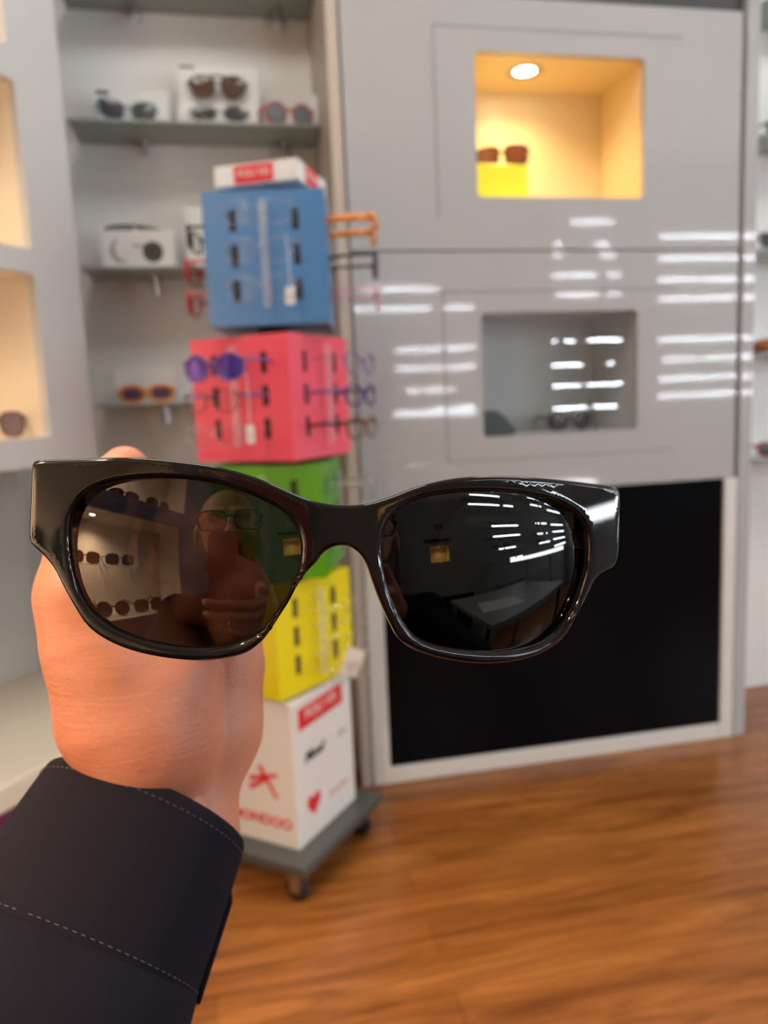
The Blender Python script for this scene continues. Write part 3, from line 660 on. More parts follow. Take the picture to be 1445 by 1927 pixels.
# which faces look at the camera: left (normal -118 deg) q=... normal of q is deg-90+90q
def label_plate(s, deg, q, dx, x0, x1, z0, z1, m, parent, nm='red_label'):
    Mx = face_m(s, deg, q, dx, 0, 0, .0002); return MB().box(x0, x1, -.0008, 0, z0, z1, 0, Mx).build(nm, m, parent)
QL, QR = 3, 0    # for deg 62: q=3 -> normal -118 (left face); q=0 -> normal -28 (right face)
lbl = label_plate(.237, 62, QR, .004, -.096, .078, .352, .398, M_RED, rack)
text_mesh('POLI VIS', .030, M_BOX, lbl, face_m(.237, 62, QR, .004, -.009, .377, .0014), sx=1.15)
text_mesh('Mood', .030, M_INK, rack, face_m(.237, 62, QR, .004, -.045, .285), name='black_lettering', shear=.4, bold=.0012)
text_mesh('style', .018, M_GREY, rack, face_m(.237, 62, QR, .004, .068, .285), name='grey_lettering', shear=.3)
text_mesh('Emotion', .024, M_REDP, rack, face_m(.237, 62, QR, .004, .045, .163), name='pale_lettering', shear=.3)
hm = MB(); Fm = face_m(.237, 62, QR, .004, -.055, .175, .0006)
hv = [(16*math.sin(t)**3, 13*math.cos(t) - 5*math.cos(2*t) - 2*math.cos(3*t) - math.cos(4*t)) for t in [2*math.pi*i/32 for i in range(32)]]
hm.v = [tuple(Fm @ Vector((0, 0, 0)))] + [tuple(Fm @ Vector((x*.0016, 0, z*.0018))) for x, z in hv]; hm.f = [(0, 1 + (i + 1) % 32, 1 + i) for i in range(32)]; hm.m = [0]*32
hm.build('heart_mark', M_RED, rack)
text_mesh('MONDOO', .030, M_RED, rack, face_m(.237, 62, QL, .004, .025, .150), name='red_lettering', bold=.0008, sx=1.1)
st = MB(); Fm = face_m(.237, 62, QL, .004, .045, .235, .0006)
for a0, a1, wd in (((-.045, .0), (.028, .022), .010), ((-.02, .035), (.024, -.03), .010), ((-.045, -.02), (-.005, .005), .010)):
    A, B = Vector((a0[0], 0, a0[1])), Vector((a1[0], 0, a1[1])); t_ = (B - A).normalized(); pr_ = Vector((-t_.z, 0, t_.x))*wd
    k = len(st.v); st.v += [tuple(Fm @ p) for p in (A - pr_*.3, B - pr_*.4, B + pr_*.4, A + pr_*.9)]; st.f.append((k, k+1, k+2, k+3)); st.m.append(0)
st.build('star_mark', M_RED, rack)
tq = 0
tl_ = label_plate(.175, 76, 3, .060, -.045, .037, 1.455, 1.489, M_RED, rack); text_mesh('POLI VIS', .019, M_BOX, tl_, face_m(.175, 76, 3, .060, -.004, 1.473, .0014), sx=.95)
tl_ = label_plate(.175, 76, 0, .060, -.045, .035, 1.455, 1.489, M_RED, rack); text_mesh('POLI VIS', .019, M_BOX, tl_, face_m(.175, 76, 0, .060, -.004, 1.473, .0014), sx=.9)

RK = Matrix.Translation((SX, SY, 0))
def hang(nm, q, row, style, fr, ln, label, temple=None, out=.100, dx=0, lw=.050, lh=.038, rim=.004, tl=.105, rot=0, **k):
    s, z0, z1 = [(c_[1], c_[2], c_[3]) for c_ in CUBES if c_[0] == nm][0]; H = z1 - z0
    Fq = RK @ FACES[(nm, q)] @ Matrix.Translation((dx, -out, H*(.79, .53, .27)[row] - lh*.85)) @ Matrix.Rotation(math.radians(rot), 4, 'Z')
    return eyewear('eyeglasses' if ln in (G_CLEAR,) else 'sunglasses', style, fr, ln, label, Fq, 'glasses hung on the revolving rack', temple=temple, lw=lw, lh=lh, rim=rim, tl=tl, cat='eyeglasses' if ln in (G_CLEAR,) else 'sunglasses', **k)
for r, t_ in ((0, 'top'), (1, 'middle'), (2, 'bottom')):
    hang('blue_box', 0, r, 'square', F_CLEAR, G_CLEAR, f'clear plastic eyeglasses on the {t_} row of the blue rack box', rim=.0035)
hang('blue_box', 1, 0, 'square', F_ORANGE, G_CLEAR, 'orange eyeglasses on the right side of the blue rack box, top row', rim=.0095, lh=.034)
hang('blue_box', 1, 1, 'square', F_BLACK, G_CLEAR, 'black eyeglasses on the right side of the blue rack box, middle row')
hang('blue_box', 1, 2, 'round', F_ROSE, G_CLEAR, 'rose eyeglasses on the right side of the blue rack box, bottom row', rim=.003)
hang('blue_box', 3, 0, 'square', F_BLACK, G_CLEAR, 'dark eyeglasses on the left side of the blue rack box, top row', out=.05, tl=.055)
hang('blue_box', 3, 1, 'square', F_RED, G_CLEAR, 'red square eyeglasses on the left side of the blue rack box, middle row', out=.06, tl=.06)
hang('blue_box', 3, 2, 'cat', F_RED, G_CLEAR, 'red winged eyeglasses on the left side of the blue rack box, bottom row', out=.06, tl=.06)
hang('pink_box', 3, 0, 'round', F_PURP, G_PURP, 'purple mirrored sunglasses on the top left of the pink rack box', temple=F_PURP, lw=.057, lh=.046, dx=.010)
hang('pink_box', 3, 1, 'round', tinted('rosy_clear_acetate', (.80, .62, .62), 1.6), G_CLEAR, 'pale rosy eyeglasses in the middle row on the left face of the pink rack box', temple=F_PURP)
hang('pink_box', 3, 2, 'square', F_CLEAR, G_CLEAR, 'clear eyeglasses in the bottom row on the left face of the pink rack box')
hang('pink_box', 0, 0, 'round', F_PURP, G_CLEAR, 'purple eyeglasses in the top row on the right face of the pink rack box', rim=.003, temple=F_CLEAR)
hang('pink_box', 0, 1, 'round', F_DB, G_CLEAR, 'navy blue eyeglasses in the middle row on the right face of the pink rack box', temple=F_PURP)
hang('pink_box', 0, 2, 'round', F_TORT, G_CLEAR, 'dark brown eyeglasses in the bottom row on the right face of the pink rack box', temple=F_BLACK)
hang('green_box', 0, 0, 'square', F_GREY, G_CLEAR, 'grey eyeglasses in the top row of the green rack box')
hang('green_box', 0, 1, 'round', F_CLEAR, G_CLEAR, 'clear round eyeglasses in the middle row of the green rack box')
for r, t_ in ((0, 'top'), (1, 'middle'), (2, 'bottom')):
    hang('yellow_box', 0, r, 'round', F_CLEAR, G_CLEAR, f'clear round eyeglasses on the {t_} row of the yellow rack box')
def price_tag(P, label, rot=0, h=.030, w_=.018, cord=.05, az=0):
    t = empty('price_tag', label, 'price tag', Matrix.Translation(P) @ Matrix.Rotation(math.radians(az), 4, 'Z') @ Matrix.Rotation(math.radians(rot), 4, 'Y'), 'white price tags')
    m_ = MB().box(-w_/2, w_/2, -.0006, .0006, -h, 0); m_.box(-w_*.25, w_*.25, -.0009, -.0006, -h*.55, -h*.50, 1).box(-w_*.25, w_*.25, -.0009, -.0006, -h*.75, -h*.70, 1).build('tag_card', [M_BOX, M_GREY], t)
    MB().tube([(0, 0, -.003), (.001, 0, cord*.5), (-.002, 0, cord)], .0008, 6).build('cord', M_BOX, t); return t
price_tag(Vector(tuple(cp(545, 540, 1.445))), 'cream price tag hanging on a thread over the blue rack box', h=.032, cord=.095)
price_tag(Vector(tuple(cp(470, 800, 1.44))), 'cream price tag hanging over the left face of the pink rack box', h=.034, w_=.015, cord=.12)
price_tag(Vector(tuple(cp(672, 1222, 1.60))), 'white price tag sticking out beside the yellow rack box', rot=22, h=.060, w_=.036, cord=.03)

# ================================================================== HELD SUNGLASSES
D0 = .195
def nrm(yaw, pitch):
    a, b = math.radians(yaw), math.radians(pitch); return np.array([math.sin(a)*math.cos(b), -math.sin(b), -math.cos(a)*math.cos(b)])
YAW, PIT, WRAP, RL = 9.5, -1.8, 8.8, .095
nf = nrm(YAW, PIT); br = np.array([(650 - PW/2)/FP*D0, (985 - PH/2)/FP*D0, D0])
ez = nf; ey = np.array([0, -1.0, 0]); ey = ey - ez*(ey @ ez); ey /= np.linalg.norm(ey); ex = np.cross(ey, ez)   # frame axes in camera coords: ex right, ey up, ez to viewer
if ex[0] < 0: ex = -ex
RF = .26
def local_of(px, py, dz=0.0):                         # pixel -> (x,y) on the frame's curved front
    r = np.array([(px - PW/2)/FP, (py - PH/2)/FP, 1.0]); z = 0.0
    for _ in range(12):
        P = r*(((br + ez*z) @ nf)/(r @ nf)); x = (P - br) @ ex; y = (P - br) @ ey; z = -x*x/(2*RF) + dz
    return x, y
GM = Matrix.Identity(4)
_w = [CM @ v for v in (ex, -np.array(ez), ey)]          # object x=right, y=away, z=up
if np.dot(np.cross(_w[0], _w[1]), _w[2]) < 0: raise RuntimeError('hand')
_o = CAMP + CM @ br
GM = Matrix([[_w[0][i], _w[1][i], _w[2][i], _o[i]] for i in range(3)] + [[0, 0, 0, 1]])
held = empty('sunglasses', 'large black thick-rimmed sunglasses with dark lenses held up in the foreground', 'sunglasses', GM)
OUT = [(63,867),(110,864),(160,862.6),(213,860.5),(271,862),(339,868.5),(412,879),(460,891),(509,909),(547,926),(581,940),(615,948),(649,951),(690,948.5),(737,935),(781,918),(826,905.6),(870,898.5),(928,895.4),(981,896.8),(1047,902),(1105,908.7),(1150,914.5),(1163,917.6),(1167,924),(1168,960),(1167,1010),(1164,1050),(1158,1066),(1140,1075),(1122,1090),(1107,1121),(1091,1152),(1069,1192),(1047,1214),(1012,1234),(959,1247),(905,1250),(848,1243.5),(808,1234),(773,1220),(750,1201),(733,1170),(715,1130),(702,1095),(690,1061),(677,1042),(662,1031),(644,1027),(626,1030.5),(609,1041),(595,1060),(580,1075),(562,1100),(538,1142),(514,1180),(494,1207),(465,1229),(426,1240),(378,1244.5),(315,1240),(252,1227),(203,1207.6),(165,1181),(140,1144.6),(116,1101),(99,1068),(82,1047.7),(60.6,1028),(54,1020),(53,1009),(54,975),(55.7,941),(57,905),(58,878),(59.5,870)]
HL = [(300,900),(358,903),(417,913.5),(465,929),(513,951),(547,975),(564,1004),(567.8,1033),(562,1072),(542,1120),(513,1164),(484,1193),(450,1210),(407,1219),(349,1219.7),(290,1210),(242,1195),(203,1176),(174,1152),(152,1119),(138,1077),(131,1033),(131,985),(141,951),(165,926),(203,909.6),(252,902)]
HR = [(719.4,1024),(724,993),(740,968),(768,948.6),(808,935),(861,927.8),(914,925.5),(967,928.6),(1016,936),(1056,948.6),(1085,966),(1102,989),(1108,1024),(1107,1063),(1098,1099),(1082,1143),(1060,1179),(1029,1207),(994,1221),(936,1228),(879,1225),(826,1216.5),(786,1201),(763,1174),(746,1143),(730.5,1103),(721.6,1063)]
def resample(P, n, sharp=()):
    P = np.array(P); N = len(P); pts = []
    for i in range(N):
        p0, p1, p2, p3 = P[(i-1) % N], P[i], P[(i+1) % N], P[(i+2) % N]
        # centripetal Catmull-Rom
        t0 = 0; t1 = t0 + np.linalg.norm(p1-p0)**.5; t2 = t1 + np.linalg.norm(p2-p1)**.5; t3 = t2 + np.linalg.norm(p3-p2)**.5
        for t in np.linspace(t1, t2, 24, endpoint=False):
            A1 = (t1-t)/(t1-t0)*p0 + (t-t0)/(t1-t0)*p1; A2 = (t2-t)/(t2-t1)*p1 + (t-t1)/(t2-t1)*p2; A3 = (t3-t)/(t3-t2)*p2 + (t-t2)/(t3-t2)*p3
            B1 = (t2-t)/(t2-t0)*A1 + (t-t0)/(t2-t0)*A2; B2 = (t3-t)/(t3-t1)*A2 + (t-t1)/(t3-t1)*A3
            pts.append((t2-t)/(t2-t1)*B1 + (t-t1)/(t2-t1)*B2)
    pts = np.array(pts); d = np.r_[0, np.cumsum(np.linalg.norm(np.roll(pts, -1, 0) - pts, axis=1))]
    pp = np.vstack([pts, pts[:1]]); s = np.linspace(0, d[-1], n, endpoint=False)
    return np.c_[np.interp(s, d, pp[:, 0]), np.interp(s, d, pp[:, 1])]
def smooth_loop(P, it=2):
    for _ in range(it): P = .5*P + .25*(np.roll(P, 1, 0) + np.roll(P, -1, 0))
    return P
oL = np.array([local_of(*p) for p in OUT]); hL = np.array([local_of(*p) for p in HL]); hR = np.array([local_of(*p) for p in HR])
oL = resample(oL, 720); oL = smooth_loop(oL, 2); hL = smooth_loop(resample(hL, 300), 12); hR = smooth_loop(resample(hR, 300), 12)
def area(P): return .5*np.sum(P[:, 0]*np.roll(P[:, 1], -1) - np.roll(P[:, 0], -1)*P[:, 1])
if area(oL) < 0: oL = oL[::-1]
if area(hL) < 0: hL = hL[::-1]
if area(hR) < 0: hR = hR[::-1]
def normals(P):
    t = np.roll(P, -3, 0) - np.roll(P, 3, 0); t /= np.linalg.norm(t, axis=1)[:, None]; return np.c_[-t[:, 1], t[:, 0]]   # points inward for ccw
def front_mesh():
    TH = .0044; re, rh = .0012, .0016
    pts, zz, edges = [], [], []
    def loop(P, z):
        k = len(pts); pts.extend(P.tolist()); zz.extend([z]*len(P)); edges.extend([(k + i, k + (i + 1) % len(P)) for i in range(len(P))]); return list(range(k, k + len(P)))
    steps = [0, .10, .3, .6, 1.0]
    def rings(P, sgn, r):
        out = None; N_ = normals(P)*sgn
        for i, s_ in enumerate(steps):
            d = r*s_; drop = r - math.sqrt(max(r*r - (r - d)**2, 0)); q = P + N_*d
            for _ in range(2 if i else 0): q = .5*q + .25*(np.roll(q, 1, 0) + np.roll(q, -1, 0))
            l = loop(q, drop); out = l if i == 0 else out
        return out
    lo = rings(oL, 1, re); l1 = rings(hL, -1, rh); l2 = rings(hR, -1, rh)
    inner = [tuple(x) for x in (oL + normals(oL)*.0017)]; hi1 = [tuple(x) for x in (hL - normals(hL)*.0021)]; hi2 = [tuple(x) for x in (hR - normals(hR)*.0021)]
    x0, y0 = oL.min(0); x1, y1 = oL.max(0); st_ = .0012
    for i, x in enumerate(np.arange(x0, x1, st_)):
        for y in np.arange(y0, y1, st_):
            p = (x, y + (st_/2 if i % 2 else 0))
            if inside(p, inner[::3]) and not inside(p, hi1[::3]) and not inside(p, hi2[::3]): pts.append(list(p)); zz.append(0.0)
    V, E_, F, ov, oe, of = delaunay_2d_cdt([Vector(p) for p in pts], edges, [], 0, 1e-8)
    Z = [0.0]*len(V); mp = {}
    for i, o_ in enumerate(ov):
        for q in o_: Z[i] = max(Z[i], zz[q]); mp[q] = i
    V = [tuple(v) for v in V]; oP = [tuple(x) for x in oL]; a1 = [tuple(x) for x in hL]; a2_ = [tuple(x) for x in hR]
    mb = MB(); n = len(V)
    mb.v = [(x, x*x/(2*RF) + Z[i], y) for i, (x, y) in enumerate(V)] + [(x, x*x/(2*RF) + TH - Z[i], y) for i, (x, y) in enumerate(V)]
    for f in F:
        cx = sum(V[i][0] for i in f)/3; cy = sum(V[i][1] for i in f)/3
        if inside((cx, cy), oP) and not inside((cx, cy), a1) and not inside((cx, cy), a2_):
            mb.f.append(tuple(f)); mb.f.append(tuple(i + n for i in f)[::-1]); mb.m += [0, 0]
    for lp in (lo, l1, l2):
        for i in range(len(lp)):
            a, b = mp[lp[i]], mp[lp[(i + 1) % len(lp)]]; mb.f.append((a, b, b + n, a + n)); mb.m.append(0)
    return mb
def acetate():
    m = mat('smoky_black_acetate', (.005, .004, .004), .035, spec=.46, coat=.0); nt = m.node_tree; b = nt.nodes['Principled BSDF']
    tc = nt.nodes.new('ShaderNodeTexCoord'); n = nt.nodes.new('ShaderNodeTexNoise'); n.inputs['Scale'].default_value = 60; n.inputs['Detail'].default_value = 6
    nt.links.new(tc.outputs['Object'], n.inputs['Vector']); r = nt.nodes.new('ShaderNodeMapRange'); r.inputs[1].default_value = .45; r.inputs[2].default_value = .75; r.inputs[3].default_value = .015; r.inputs[4].default_value = .09
    nt.links.new(n.outputs['Fac'], r.inputs[0]); nt.links.new(r.outputs[0], b.inputs['Roughness'])
    b.inputs['IOR'].default_value = 1.5
    return m
M_ACE = acetate()
ff = fixn(front_mesh().build('front_frame', M_ACE, held, smooth=True)); wn = ff.modifiers.new('wn', 'WEIGHTED_NORMAL'); wn.weight = 100; wn.thresh = .0001; wn.mode = 'FACE_AREA'
M_LENS = tinted('smoked_lens', (.050, .046, .040), 1.35, 1.52)
def big_lens(hole, cpx, side):
    x0, y0 = local_of(*cpx); c0 = br + ex*x0 + ey*y0 - ez*(x0*x0/(2*RF)) + ez*.0011
    n = nrm(YAW + side*WRAP, PIT); S = c0 - n*RL                      # sphere centre, camera coords
    mb = MB(); H_ = hole + (hole - hole.mean(0))*.035; c_ = hole.mean(0); K = 26; N_ = len(H_)//2; H_ = H_[::2]
    def onsph(x, y):
        # go along -ez from above to the sphere
        P = br + ex*x + ey*y + ez*.03; dlt = P - S; b = dlt @ (-ez); q = b*b - (dlt @ dlt - RL*RL); t = -b - math.sqrt(max(q, 1e-12)); P = P - ez*t
        d = P - br; return (d @ ex, -(d @ ez), d @ ey)
    mb.v.append(onsph(*c_))
    for k in range(1, K + 1):
        for p in H_: q = c_ + (p - c_)*(k/K); mb.v.append(onsph(*q))
    for j in range(N_): mb.f.append((0, 1 + j, 1 + (j + 1) % N_)); mb.m.append(0)
    for k in range(K - 1):
        for j in range(N_): mb.f.append((1 + k*N_ + j, 1 + (k + 1)*N_ + j, 1 + (k + 1)*N_ + (j + 1) % N_, 1 + k*N_ + (j + 1) % N_)); mb.m.append(0)
    return fixn(mb.build('lens', M_LENS, held, smooth=True))
big_lens(hL, (350, 1062), -1); big_lens(hR, (912, 1075), 1)
# temples with hinges, nose pads
for s_, (hx_, hy_) in ((-1, local_of(96, 940)), (1, local_of(1135, 985))):
    tp = MB(); y0 = hx_*hx_/(2*RF) + .004; n = 26; rows = []
    for i in range(n):
        f = i/(n - 1); y = y0 + f*.142; hh = .0045*(1 - f)**1.2 + .0042; th = .0022
        z = hy_ - (0 if f < .72 else (f - .72)**1.6*.16); x = hx_ + s_*(.002 - .012*f*f)*(1); x -= s_*.0015
        rows.append([(x + a*th, y, z + b*hh) for a, b in ((-1, -.8), (-.7, -1), (.7, -1), (1, -.8), (1, .8), (.7, 1), (-.7, 1), (-1, .8))])
    tp.v = [p for r_ in rows for p in r_]
    for i in range(n - 1):
        for j in range(8): tp.f.append((i*8 + j, i*8 + (j + 1) % 8, (i + 1)*8 + (j + 1) % 8, (i + 1)*8 + j)); tp.m.append(0)
    tp.f += [tuple(range(8)), tuple(range((n - 1)*8, n*8))]; tp.m += [0, 0]
    t_o = fixn(tp.build('temple', M_ACE, held, smooth=True))
    hg = MB(); hg.box(hx_ - s_*.006 - .0015, hx_ - s_*.006 + .0015, y0 - .001, y0 + .006, hy_ - .003, hy_ + .003); hg.build('hinge', M_STEEL, t_o)

# ================================================================== PERSON (hand in front, rest behind the camera)
def skin():
    m = bpy.data.materials.new('skin'); m.use_nodes = True; nt = m.node_tree; b = nt.nodes['Principled BSDF']; N = nt.nodes.new; L = nt.links.new
    tc = N('ShaderNodeTexCoord'); n = N('ShaderNodeTexNoise'); n.inputs['Scale'].default_value = 30; n.inputs['Detail'].default_value = 5; L(tc.outputs['Object'], n.inputs['Vector'])
    cr = N('ShaderNodeValToRGB'); e = cr.color_ramp.elements; e[0].position = .3; e[0].color = (.46, .155, .085, 1); e[1].position = .75; e[1].color = (.58, .245, .150, 1); L(n.outputs['Fac'], cr.inputs[0]); L(cr.outputs[0], b.inputs['Base Color'])
    b.inputs['Roughness'].default_value = .48; b.inputs['Subsurface Weight'].default_value = .25; b.inputs['Subsurface Radius'].default_value = (.006, .002, .001); b.inputs['Subsurface Scale'].default_value = 1
    n2 = N('ShaderNodeTexVoronoi'); n2.inputs['Scale'].default_value = 900; L(tc.outputs['Object'], n2.inputs['Vector'])
    mp = N('ShaderNodeMapping'); mp.inputs['Rotation'].default_value = (.3, .5, .6); mp.inputs['Scale'].default_value = (60, 60, 420); L(tc.outputs['Object'], mp.inputs['Vector'])
    n3 = N('ShaderNodeTexNoise'); n3.inputs['Scale'].default_value = 1; n3.inputs['Detail'].default_value = 3; n3.inputs['Distortion'].default_value = .6; L(mp.outputs[0], n3.inputs['Vector'])
    ad = N('ShaderNodeMath'); ad.operation = 'MULTIPLY_ADD'; ad.inputs[1].default_value = .35; L(n2.outputs['Distance'], ad.inputs[0]); L(n3.outputs['Fac'], ad.inputs[2])
    bp = N('ShaderNodeBump'); bp.inputs['Strength'].default_value = .35; bp.inputs['Distance'].default_value = .0007; L(ad.outputs[0], bp.inputs['Height']); L(bp.outputs[0], b.inputs['Normal'])
    return m
M_SKIN = skin(); 
person = empty('person', 'bald person in dark navy shirt holding up the large sunglasses with the left hand', 'person', Matrix.Translation((0, -.4, 0)))
def H(px, py, d): return cp(px, py, d)
hand = []
def cap(a, b, r0, r1): hand.append((H(*a), H(*b), r0, r1))
# forearm and wrist
def wrist_():
    cap((245, 1570, .290), (228, 1470, .291), .0190, .0190); cap((350, 1590, .292), (342, 1500, .296), .0180, .0185)
    cap((300, 1550, .294), (290, 1450, .296), .0225, .0225)
    cap((170, 1780, .264), (245, 1570, .290), .021, .0190); cap((230, 1790, .264), (345, 1580, .292), .021, .0190)
wrist_()
# ball of the thumb
cap((262, 1415, .290), (268, 1365, .281), .0215, .0248); cap((285, 1400, .282), (222, 1250, .275), .0240, .0215)
cap((230, 1330, .278), (178, 1200, .272), .0235, .0162); cap((290, 1385, .280), (305, 1270, .281), .0215, .0185); cap((305, 1270, .281), (250, 1160, .281), .0185, .015)
# thumb
cap((178, 1200, .272), (155, 1120, .271), .0165, .0145); cap((155, 1120, .271), (165, 1005, .274), .0145, .0122); cap((165, 1005, .274), (196, 935, .283), .0120, .0108); cap((196, 935, .283), (236, 884, .292), .0108, .0090)
hand.append(None)
wrist_()
cap((355, 1480, .299), (382, 1370, .305), .0185, .0215); cap((382, 1370, .305), (406, 1255, .307), .0220, .0195)
cap((310, 1440, .298), (335, 1200, .312), .0200, .0165)
# metacarpals + fingers
FG = [((250, 1100, .322), (222, 985, .318), (232, 930, .305), (262, 912, .290), .0140, .0095),
      ((312, 1085, .324), (322, 985, .308), (315, 1020, .288), (300, 1085, .280), .0145, .0095),
      ((372, 1105, .320), (392, 1025, .304), (384, 1070, .286), (372, 1135, .279), .0140, .0092),
      ((425, 1165, .313), (455, 1105, .299), (452, 1140, .282), (436, 1190, .277), .0132, .0085)]
for (a, b, c_, d_, r0, r1) in FG:
    cap((335, 1380, .304), a, .018, r0); cap(a, b, r0, r1*1.05); cap(b, c_, r1*1.05, r1*.93); cap(c_, d_, r1*.93, r1*.82)
Pv, Qv = sdf_mesh(hand, .0013, .0075, k2=.0018)
# skin parts of the rest of the body
def W(x, y, z): return np.array([x, y, z], float)
HC = W(-.022, -.165, 1.072)                              # head centre
elbowL = CAMP + CM @ np.array([-.165, .255, .095]); shL = W(-.205, -.30, .815); shR = W(.185, -.30, .815); elbowR = W(.25, -.05, .70)
hip = W(.07, -.55, .50); neck = W(-.02, -.235, .88)
wristL = H(285, 1540, .287); wristR = W(.085, -.045, .865)
head = [('e', HC + W(0, -.012, .025), (.076, .095, .088)), ('e', HC + W(0, .020, -.030), (.062, .068, .085)), ('e', HC + W(0, .045, -.075), (.040, .040, .035)),
        (HC + W(0, .088, .005), HC + W(0, .108, -.032), .010, .014), ('e', HC + W(-.016, .093, -.040), (.010, .010, .008)), ('e', HC + W(.016, .093, -.040), (.010, .010, .008)),
        (HC + W(-.018, .088, -.062), HC + W(.018, .088, -.062), .007, .007), (HC + W(-.016, .086, -.073), HC + W(.016, .086, -.073), .008, .008),
        (HC + W(-.040, .075, .020), HC + W(-.012, .085, .022), .009, .009), (HC + W(.040, .075, .020), HC + W(.012, .085, .022), .009, .009),
        ('e', HC + W(-.080, -.005, -.012), (.009, .018, .032)), ('e', HC + W(.080, -.005, -.012), (.009, .018, .032)),
        (HC + W(0, -.03, -.09), neck + W(0, -.01, -.04), .055, .060)]
eyes_c = [(('e', HC + W(-.030, .095, -.002), (.014, .014, .009)), .006), (('e', HC + W(.030, .095, -.002), (.014, .014, .009)), .006)]
Ph, Qh = sdf_mesh(head, .0030, .012, carve=eyes_c)
body = [(hip + W(-.08, 0, 0), hip + W(.08, 0, 0), .13, .13), (hip, W(-.01, -.42, .70), .15, .15), (W(-.07, -.36, .76), W(.05, -.36, .76), .12, .12), (neck + W(0, 0, -.04), W(-.01, -.33, .80), .055, .09),
        (shL, shR, .06, .06), (shL, elbowL, .052, .042), (elbowL, wristL, .040, .026), (shR, elbowR, .052, .042), (elbowR, wristR, .040, .026)]
knL = W(-.24, -.17, .52); knR = W(.30, -.20, .52); ftL = W(-.22, -.26, .09); ftR = W(.32, -.28, .09)
body += [(hip + W(-.09, 0, -.01), knL, .085, .06), (hip + W(.09, 0, -.01), knR, .085, .06), (knL, ftL, .055, .038), (knR, ftR, .055, .038), (ftL + W(0, -.03, -.05), ftL + W(0, .14, -.055), .035, .025), (ftR + W(0, -.03, -.05), ftR + W(0, .14, -.055), .035, .025)]
Pb, Qb = sdf_mesh(body, .010, .03)
# right hand around the phone (camera-frame metres: right, down, forward of the lens)
def K(x, y, z): return CAMP + CM @ np.array([x, y, z])
rh_ = [(K(.040, .175, -.055), K(.034, .120, -.030), .026, .026), (K(.034, .120, -.030), K(.030, .085, -.018), .024, .016)]
for i, (yy, ln, rr) in enumerate(((.098, .066, .0075), (.120, .066, .0075))):
    rh_ += [(K(.034, .135, -.022), K(.024, yy + .006, -.006), .012, .0085), (K(.024, yy + .006, -.006), K(.006, yy + .004, .0065), .0085, rr), (K(.006, yy + .004, .0065), K(-.030, yy + .001, .0060), rr, rr*.92), (K(-.030, yy + .001, .0060), K(-.062, yy, .0035), rr*.92, rr*.82), (K(-.062, yy, .0035), K(-.068, yy, -.004), rr*.82, rr*.75)]
for i, (yy, ln, rr) in enumerate(((.146, .05, .0080), (.160, .04, .0075))):
    rh_ += [(K(.034, .150, -.026), K(.020, yy, -.010), .013, .0085), (K(.020, yy, -.010), K(-.008, yy + .001, -.002), .0085, rr), (K(-.008, yy + .001, -.002), K(-.028, yy, -.012), rr, rr*.9)]
rh_ += [(K(.034, .125, -.03), K(.028, .075, -.030), .017, .012), (K(.028, .075, -.030), K(.016, .040, -.026), .0115, .0095)]
rh_ += [(K(.040, .175, -.055), wristR, .026, .026)]
Pr, Qr = sdf_mesh(rh_, .0022, .006)
bodyo = np_object('body', [(Pv, Qv, 0), (Ph, Qh, 0), (Pb, Qb, 0), (Pr, Qr, 0)], [M_SKIN], person); bodyo.matrix_parent_inverse = person.matrix_world.inverted()
bd = sdf_mesh([('e', HC + W(0, .050, -.085), (.050, .042, .040)), (HC + W(-.062, .02, -.03), HC + W(-.045, .045, -.085), .014, .018), (HC + W(.062, .02, -.03), HC + W(.045, .045, -.085), .014, .018), (HC + W(-.024, .100, -.052), HC + W(.024, .100, -.052), .006, .006)], .0025, .01)
o = np_object('beard', [(bd[0], bd[1], 0)], [mat('beard_hair', (.10, .07, .05), .8, bump=.8, bscale=900)], person); o.matrix_parent_inverse = person.matrix_world.inverted()
# worn glasses
Mw = Matrix.Translation(Vector(tuple(HC + W(0, .118, -.026)))) @ Matrix.Rotation(math.pi, 4, 'Z')
wg = eyewear('worn_eyeglasses', 'square', F_BLACK, tinted('spectacle_lens', (.9, .9, .92), 1.4), 'black-rimmed eyeglasses worn by the photographer, mirrored in the left lens', Mw, lw=.050, lh=.036, rim=.003, tl=.115, cat='eyeglasses')
# navy shirt
M_NAVY = mat('navy_cloth', (.010, .0085, .014), .85, spec=.12)
nt = M_NAVY.node_tree; b = nt.nodes['Principled BSDF']; tc = nt.nodes.new('ShaderNodeTexCoord')
wv = nt.nodes.new('ShaderNodeTexWave'); wv.inputs['Scale'].default_value = 900; wv.bands_direction = 'DIAGONAL'; wv.inputs['Distortion'].default_value = .5
n_2 = nt.nodes.new('ShaderNodeTexNoise'); n_2.inputs['Scale'].default_value = 1500; nt.links.new(tc.outputs['Object'], wv.inputs['Vector']); nt.links.new(tc.outputs['Object'], n_2.inputs['Vector'])
ad = nt.nodes.new('ShaderNodeMath'); nt.links.new(wv.outputs['Fac'], ad.inputs[0]); nt.links.new(n_2.outputs['Fac'], ad.inputs[1])
bp = nt.nodes.new('ShaderNodeBump'); bp.inputs['Strength'].default_value = .5; bp.inputs['Distance'].default_value = .0003; nt.links.new(ad.outputs[0], bp.inputs['Height']); nt.links.new(bp.outputs[0], b.inputs['Normal'])
sh_p = [(hip + W(-.08, -.0, .03), hip + W(.08, 0, .03), .145, .145), (hip + W(0, 0, .03), W(-.01, -.42, .70), .165, .165), (W(-.07, -.36, .76), W(.05, -.36, .76), .132, .132), (shL, shR, .072, .072), (neck + W(0, -.01, -.035), W(-.01, -.34, .80), .066, .10),
        (shL, elbowL, .066, .056), (elbowL, elbowL + (wristL - elbowL)*.30, .056, .052), (shR, elbowR, .066, .056), (elbowR, wristR, .054, .044)]
Ps, Qs = sdf_mesh(sh_p, .009, .03)
